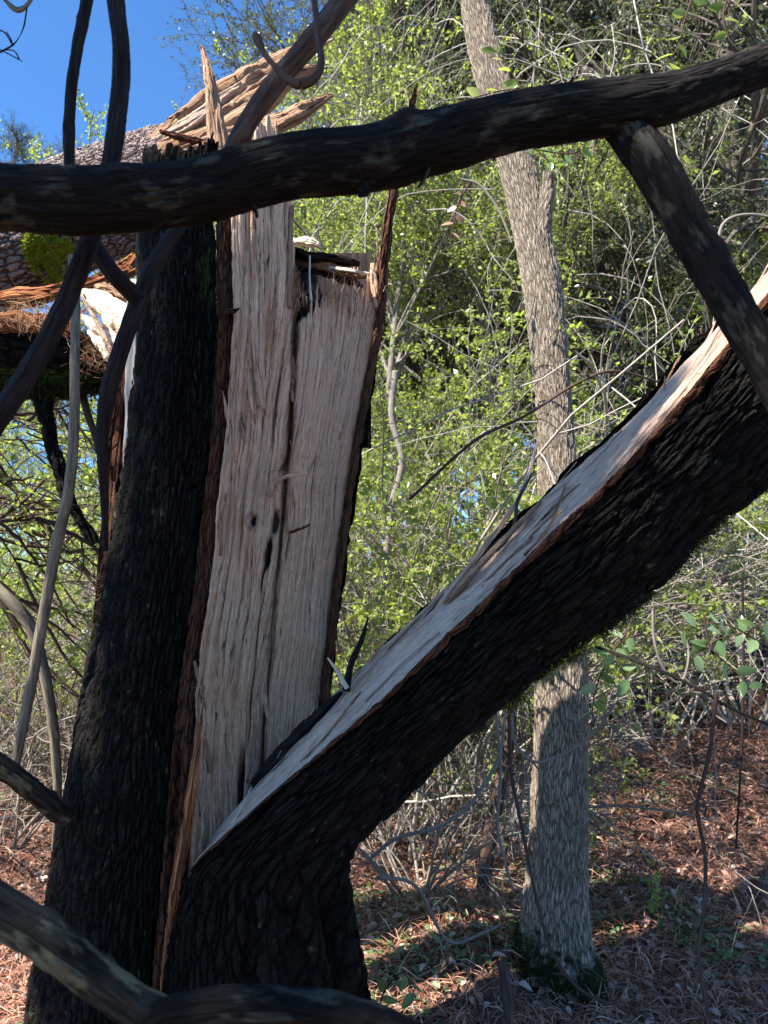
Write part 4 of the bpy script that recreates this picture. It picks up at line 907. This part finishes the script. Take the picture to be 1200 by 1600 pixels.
def make_vines(seed):
    rg = np.random.default_rng(seed); n = 26; K = 16
    th = rg.random(n)*6.28; rr = rg.random(n)**.5*1.5
    p = np.column_stack([np.cos(th)*rr, np.sin(th)*rr*.6, 3.2+3.4*rg.random(n)]); d = norm(np.column_stack([rg.normal(size=n)*.7, rg.normal(size=n)*.4, .3+0*th]))
    pa = np.zeros((n, K, 3)); pa[:, 0] = p; st = (.9+2.4*rg.random(n))[:, None]/(K-1)
    for k in range(1, K): d = norm(d+rnd_dirs(rg, n)*.16+[0, 0, -.22 if k < 9 else -.08]); pa[:, k] = pa[:, k-1]+d*st
    ra = np.linspace(1, .5, K)[None]*(.003+.004*rg.random((n, 1)))
    q, qr = level(rg, pa, ra, 4, .5, 7, .8, -.1, .25, .2, .7, .5)
    t = thing('hanging_vine', None, None); b = merge([tubes(pa, ra, 5), tubes(q, qr, 3)]); mk('strands', b[0], b[1], M['twig_pale'], t, b[2])
    v, f, r = leaves_on(rg, q, 12, .038, .05); mk('foliage', v, f, M['lf_bright'], t, attrs={'rnd': r}, smooth=False)
    return t
VI = [make_vines(5), make_vines(6)]
for i, (px, d, k, sc) in enumerate([(620, 5.6, 0, .9), (740, 6.2, 1, .95), (900, 6.6, 0, 1), (1060, 6.2, 1, .95), (1200, 6.8, 0, 1), (680, 8.2, 1, 1.2), (960, 8.6, 0, 1.25), (1120, 9.0, 1, 1.3), (560, 9.5, 0, 1.3)]):
    put(VI, k, px, d, i*2.3, sc, 'pale vines hanging '+where(px)+', '+['beside the red splinter tip', 'close to the slim tree', 'low in front of the oaks', 'under the fork', 'at the far right', 'high up', 'high and hindmost', 'high above the fork', 'above the torn top'][i], 'vine', 'curtains of hanging vines')
# dark brushwood behind the left stems
rg = np.random.default_rng(91); n = 60; K = 14
xa, ya = -120+180*rg.random(n), 590+330*rg.random(n); xb = xa+120+150*rg.random(n); yb = ya+rg.normal(size=n)*110+60; dd = 2.7+1.2*rg.random(n)
w_ = np.linspace(0, 1, K)[None]
X = xa[:, None]*(1-w_)+np.minimum(xb, 235)[:, None]*w_; Yy = ya[:, None]*(1-w_)+yb[:, None]*w_+np.sin(w_*3.14)*rg.normal(size=(n, 1))*35+rg.normal(size=(n, K))*2
pa = P(X, Yy, dd[:, None]+.3*w_); ra = (.003+.011*rg.random((n, 1))**2.2)*np.linspace(1, .45, K)[None]
q, qr = level(rg, pa, ra, 4, .3, 7, .7, 0, .2, .2, .6, .5)
bw = thing('brushwood', 'dark tangle of dead twigs under the mossy limb at the left edge', 'brushwood', P(60, 900, 3.2))
b = merge([tubes(pa, ra, 6), tubes(q, qr, 4)]); mk('twigs', b[0], b[1], M['stem_red'], bw, b[2])
v, f, r = leaves_on(rg, q, 5, .03, .03); mk('leaves', v, f, M['lf_bright'], bw, attrs={'rnd': r}, smooth=False)
# slender background trunks
for i, (px, d, r, lb) in enumerate([(765, 7.5, .09, 'dim upright trunk in the brush just left of the slim tree'), (812, 3.9, .035, 'thin dark leaning sapling beside the foot of the slim tree'), (375+240, 5.0, .022, 'pale crooked sapling rising behind the split wood edge')]):
    zz = [[(px+40, 200), (px+5, 450), (px, 700), (px-5, 950), (px-8, 1120)], [(800, 1080), (790, 1180), (775, 1260), (762, 1330), (750, 1440)], [(618, 580), (612, 650), (628, 720), (612, 790), (602, 880), (596, 960)]][i]
    o = limb('sapling', [(a, b, d) for a, b in zz], [r*F/d]*len(zz), M[['tree_trunk', 'stem_red', 'twig'][i]], None, 120, 16, .12, i+2); tag(o, lb, 'sapling')

# leafy sprigs near the camera
def sprig(label, stems, n, size, mat, seed, serr=0, wid=.5, rpx=1.5, group='leafy sprigs hanging in front of the forest'):
    rg = np.random.default_rng(seed)
    t = thing('leafy_sprig', label, 'sprig', P(*stems[0][0]), group)
    ps, fs = [], []
    for s in stems:
        p_ = cr(np.array([P(*q) for q in s]), 16); d = s[0][2]
        a = np.arange(n); tt_ = .15+.85*a/(n-1); i = np.minimum((tt_*15).astype(int), 14)
        p0 = p_[i]; T = norm(p_[i+1]-p_[i]); side = norm(np.cross(T, [0, -1., .3])) * np.where(a % 2, 1, -1)[:, None]
        D = norm(T*.5+side+rnd_dirs(rg, n)*.35)
        ps.append((p_, p0, D)); 
    bt = merge([tubes(p_[None], (np.linspace(1, .5, 16)*rpx*s[0][2]/F)[None], 6) for (p_, _, _), s in zip(ps, stems)])
    mk('stem', bt[0], bt[1], M['stem_red'], t, bt[2])
    P0 = np.vstack([p[1] for p in ps]); D = np.vstack([p[2] for p in ps])
    for q in range(len(P0)):
        v, f, r = leaf_big(rg, P0[q:q+1], D[q:q+1], np.array([size*(.7+.5*rg.random())]), wid, .5, serr)
        mk('leaf', v, f, M[mat], t, attrs={'rnd': r})
    return t
sprig('sprig of serrated grey-green leaves above the litter at the right', [[(1100, 960, 2.3), (1110, 1010, 2.3), (1150, 1050, 2.3), (1175, 1080, 2.3)], [(1210, 960, 2.35), (1170, 985, 2.3), (1120, 1000, 2.3), (1080, 1030, 2.3)], [(1200, 1010, 2.4), (1130, 975, 2.35), (1060, 985, 2.3)]], 7, .058, 'lf_silver', 1, .16)
sprig('sprig of bright yellow-green leaves in front of the slim tree above the forked branch', [[(835, 165, 2.6), (810, 130, 2.6), (790, 100, 2.6), (770, 75, 2.6)], [(850, 150, 2.6), (800, 140, 2.6), (750, 150, 2.6), (700, 165, 2.6)]], 9, .055, 'lf_bright', 2)
sprig('sprig of bright leaves hanging in the top right corner', [[(1090, -30, 2.0), (1070, 30, 2.0), (1060, 70, 2.0), (1040, 105, 2.0)], [(1150, -30, 2.0), (1130, 20, 2.0), (1145, 70, 2.0), (1190, 95, 2.0)]], 7, .045, 'lf_bright', 3)
sprig('bluish green leafy sprig under the forked branch where it crosses the slim tree', [[(820, 215, 2.9), (845, 240, 2.9), (870, 262, 2.9)], [(800, 225, 2.9), (880, 240, 2.9), (925, 230, 2.9)]], 7, .06, 'lf_silver', 4, .1)
sprig('loose leafy sprig low at the right of the slim tree', [[(985, 980, 2.6), (950, 1030, 2.6), (930, 1080, 2.6), (925, 1120, 2.6)], [(1000, 990, 2.6), (960, 1010, 2.6), (985, 1070, 2.6)]], 6, .06, 'lf_silver', 5, .12)
sprig('sprig of small green leaves under the fork at the right', [[(1060, 230, 2.4), (1075, 290, 2.4), (1065, 350, 2.4)], [(1120, 560, 2.6), (1060, 300, 2.6), (1010, 290, 2.6)]], 7, .035, 'lf_bright', 6)
sprig('sprig of small pale leaves low left beside the bottom branch', [[(590, 1590, 2.2), (600, 1550, 2.2), (630, 1520, 2.2), (650, 1560, 2.2)]], 8, .05, 'lf_silver', 7, .1)
sprig('withered orange leaves hanging left of the slim tree below the forked branch', [[(735, 285, 3.1), (715, 320, 3.1), (705, 370, 3.1)]], 7, .05, 'lf_dead', 8)

# ------------------------------------------------------------------ forest floor litter
rg = np.random.default_rng(77)
def scat(n, y0, y1, pw=1.6):
    y = y0*(y1/y0)**(rg.random(n)**.9); x = (rg.random(n)-.5)*2*(y*.62+.4)
    return x, y
def litter(name, n, size, wid, mat, lab, y0=1.3, y1=12, lift=.012, flat=.25, clump=None):
    x, y = scat(n, y0, y1)
    if clump: k = vn(x*clump, y*clump, 4) > .52; x, y = x[k], y[k]; n = len(x)
    z = gh(x, y)+rg.random(n)*lift
    a = rg.random(n)*6.28
    D = norm(np.column_stack([np.cos(a), np.sin(a), rg.normal(size=n)*flat]))
    sz = size*(.5+rg.random(n))*np.clip(.8+y*.06, 1, 1.6)
    v, f, r = leaf_quads(rg, np.column_stack([x, y, z]), D, sz, wid, .35, 2.0)
    o = mk(name, v, f, M[mat], None, attrs={'rnd': r}, smooth=False); tag(o, lab, 'litter', kind='stuff')
litter('pine_needles', 120000, .13, .022, 'needle', 'reddish brown pine needles covering the forest floor', lift=.03)
x, y = scat(30000, 1.3, 12); n = len(x); a = rg.random(n)*6.28; D = norm(np.column_stack([np.cos(a), np.sin(a), rg.normal(size=n)*.35]))
v, f, r = leaf_big(rg, np.column_stack([x, y, gh(x, y)+.008+rg.random(n)*.03]), D, .042*(.5+.9*rg.random(n)), .5, 1.3, 0, .35, .7)
tag(mk('dead_leaves', v, f, M['lf_dead'], None, attrs={'rnd': r}), 'dry brown and grey dead leaves scattered over the needles', 'litter', kind='stuff')
x, y = scat(2600, 1.4, 11); n = len(x); a = rg.random(n)*6.28; K = 5
pth = np.zeros((n, K, 3)); d = np.column_stack([np.cos(a), np.sin(a), rg.normal(size=n)*.12]); pth[:, 0] = np.column_stack([x, y, gh(x, y)+.02]); ln = (.08+.35*rg.random(n)**2)[:, None]
for k in range(1, K): d = norm(d+rnd_dirs(rg, n)*.15); pth[:, k] = pth[:, k-1]+d*ln/K
pth[..., 2] = np.maximum(pth[..., 2], gh(pth[..., 0], pth[..., 1])+.006)
V, Fc, uv = tubes(pth, (.0015+.003*rg.random(n)**2)[:, None]*np.linspace(1, .6, K)[None], 4)
tag(mk('fallen_twigs', V, Fc, M['twig'], None, uv), 'grey fallen twigs strewn over the forest floor', 'litter', kind='stuff')
# low green ground cover
x, y = scat(13000, 1.5, 12); k = (vn(x*1.1+4, y*1.1, 14)+.35*vn(x*5, y*5, 3)) > .70; x, y = x[k], y[k]; n = len(x)
per = 5; p = np.repeat(np.column_stack([x, y, gh(x, y)+.015]), per, 0)+np.random.default_rng(1).normal(size=(n*per, 3))*[.025, .025, .012]
a = rg.random(n*per)*6.28; D = norm(np.column_stack([np.cos(a), np.sin(a), .3+.4*rg.random(n*per)]))
v, f, r = leaf_big(rg, p, D, .022+.02*rg.random(n*per), .65, 1.5)
tag(mk('ground_cover', v, f, M['lf_silver'], None, attrs={'rnd': r}), 'low green leafy plants growing through the litter', 'ground cover', kind='stuff')

# ------------------------------------------------------------------ unseen tree added on the camera side, crown placed to shade the scene
e1 = norm(np.array([L.y, -L.x, 0.])); e2 = norm(np.array([0, 0, 1.])-L.z*np.array(L)); e3 = np.array(L)
def shade_tree(label, base_xy, blobs, seed):
    rg = np.random.default_rng(seed); bx, by = base_xy; z0 = float(gh(bx, by))
    t = thing('oak_tree', label, 'oak tree', (bx, by, z0), 'oaks added on the camera side for shade')
    cs = [e1*a+e2*b+e3*c for a, b, c, *_ in blobs]; top = np.mean(cs, 0)
    tp = cr(np.array([[bx, by, z0-.1], [bx+.1, by, z0+1.5], [(bx+top[0])/2, (by+top[1])/2, top[2]*.6], top]), 14)[None]
    tr = np.linspace(.14, .04, 14)[None]; pp, vv = [tubes(tp, tr, 12)], []
    for c, (a, b, cc, ra, rb, rc, n) in zip(cs, blobs):
        m = max(6, n//500); u = norm(rg.normal(size=(m, 3)))*rg.random((m, 1))**.4
        q = c+e1*u[:, :1]*ra+e2*u[:, 1:2]*rb+e3*u[:, 2:]*rc; st = tp[0, rg.integers(7, 14, m)]
        K = 8; w_ = np.linspace(0, 1, K)[None, :, None]; pa = st[:, None]*(1-w_)+q[:, None]*w_+rg.normal(size=(m, K, 3))*.04*np.sin(w_*3.14)
        pr = np.linspace(.03, .008, K)[None]*np.ones((m, 1)); pp.append(tubes(pa, pr, 5))
        tw, twr = level(rg, pa, pr, 10, .45, 5, .9, .02, .2, .6, .5, .5); pp.append(tubes(tw, twr, 3))
        v, f, r = leaves_on(rg, tw, max(1, n//(m*10)), .065, .09); vv.append((v, f, r))
    b = merge(pp); mk('trunk', b[0], b[1], M['tree_trunk'], t, b[2])
    b = merge(vv); mk('crown', b[0], b[1], M['lf_oak'], t, attrs={'rnd': b[2]}, smooth=False)
if True:
    shade_tree('leafy oak added out of view left of the camera, its crown shaped to shade the broken tree', (-4.2, -1.7), [(1.80, .9, 6.4, .36, .7, .8, 8000), (1.62, 1.85, 6.8, .40, .6, .8, 9000), (1.2, 2.0, 6.6, .42, .45, .8, 6500), (.95, 1.5, 6.6, .32, .35, .8, 2200), (.6, 1.95, 6.8, .33, .32, .8, 2200)], 5)
bpy.context.view_layer.update()
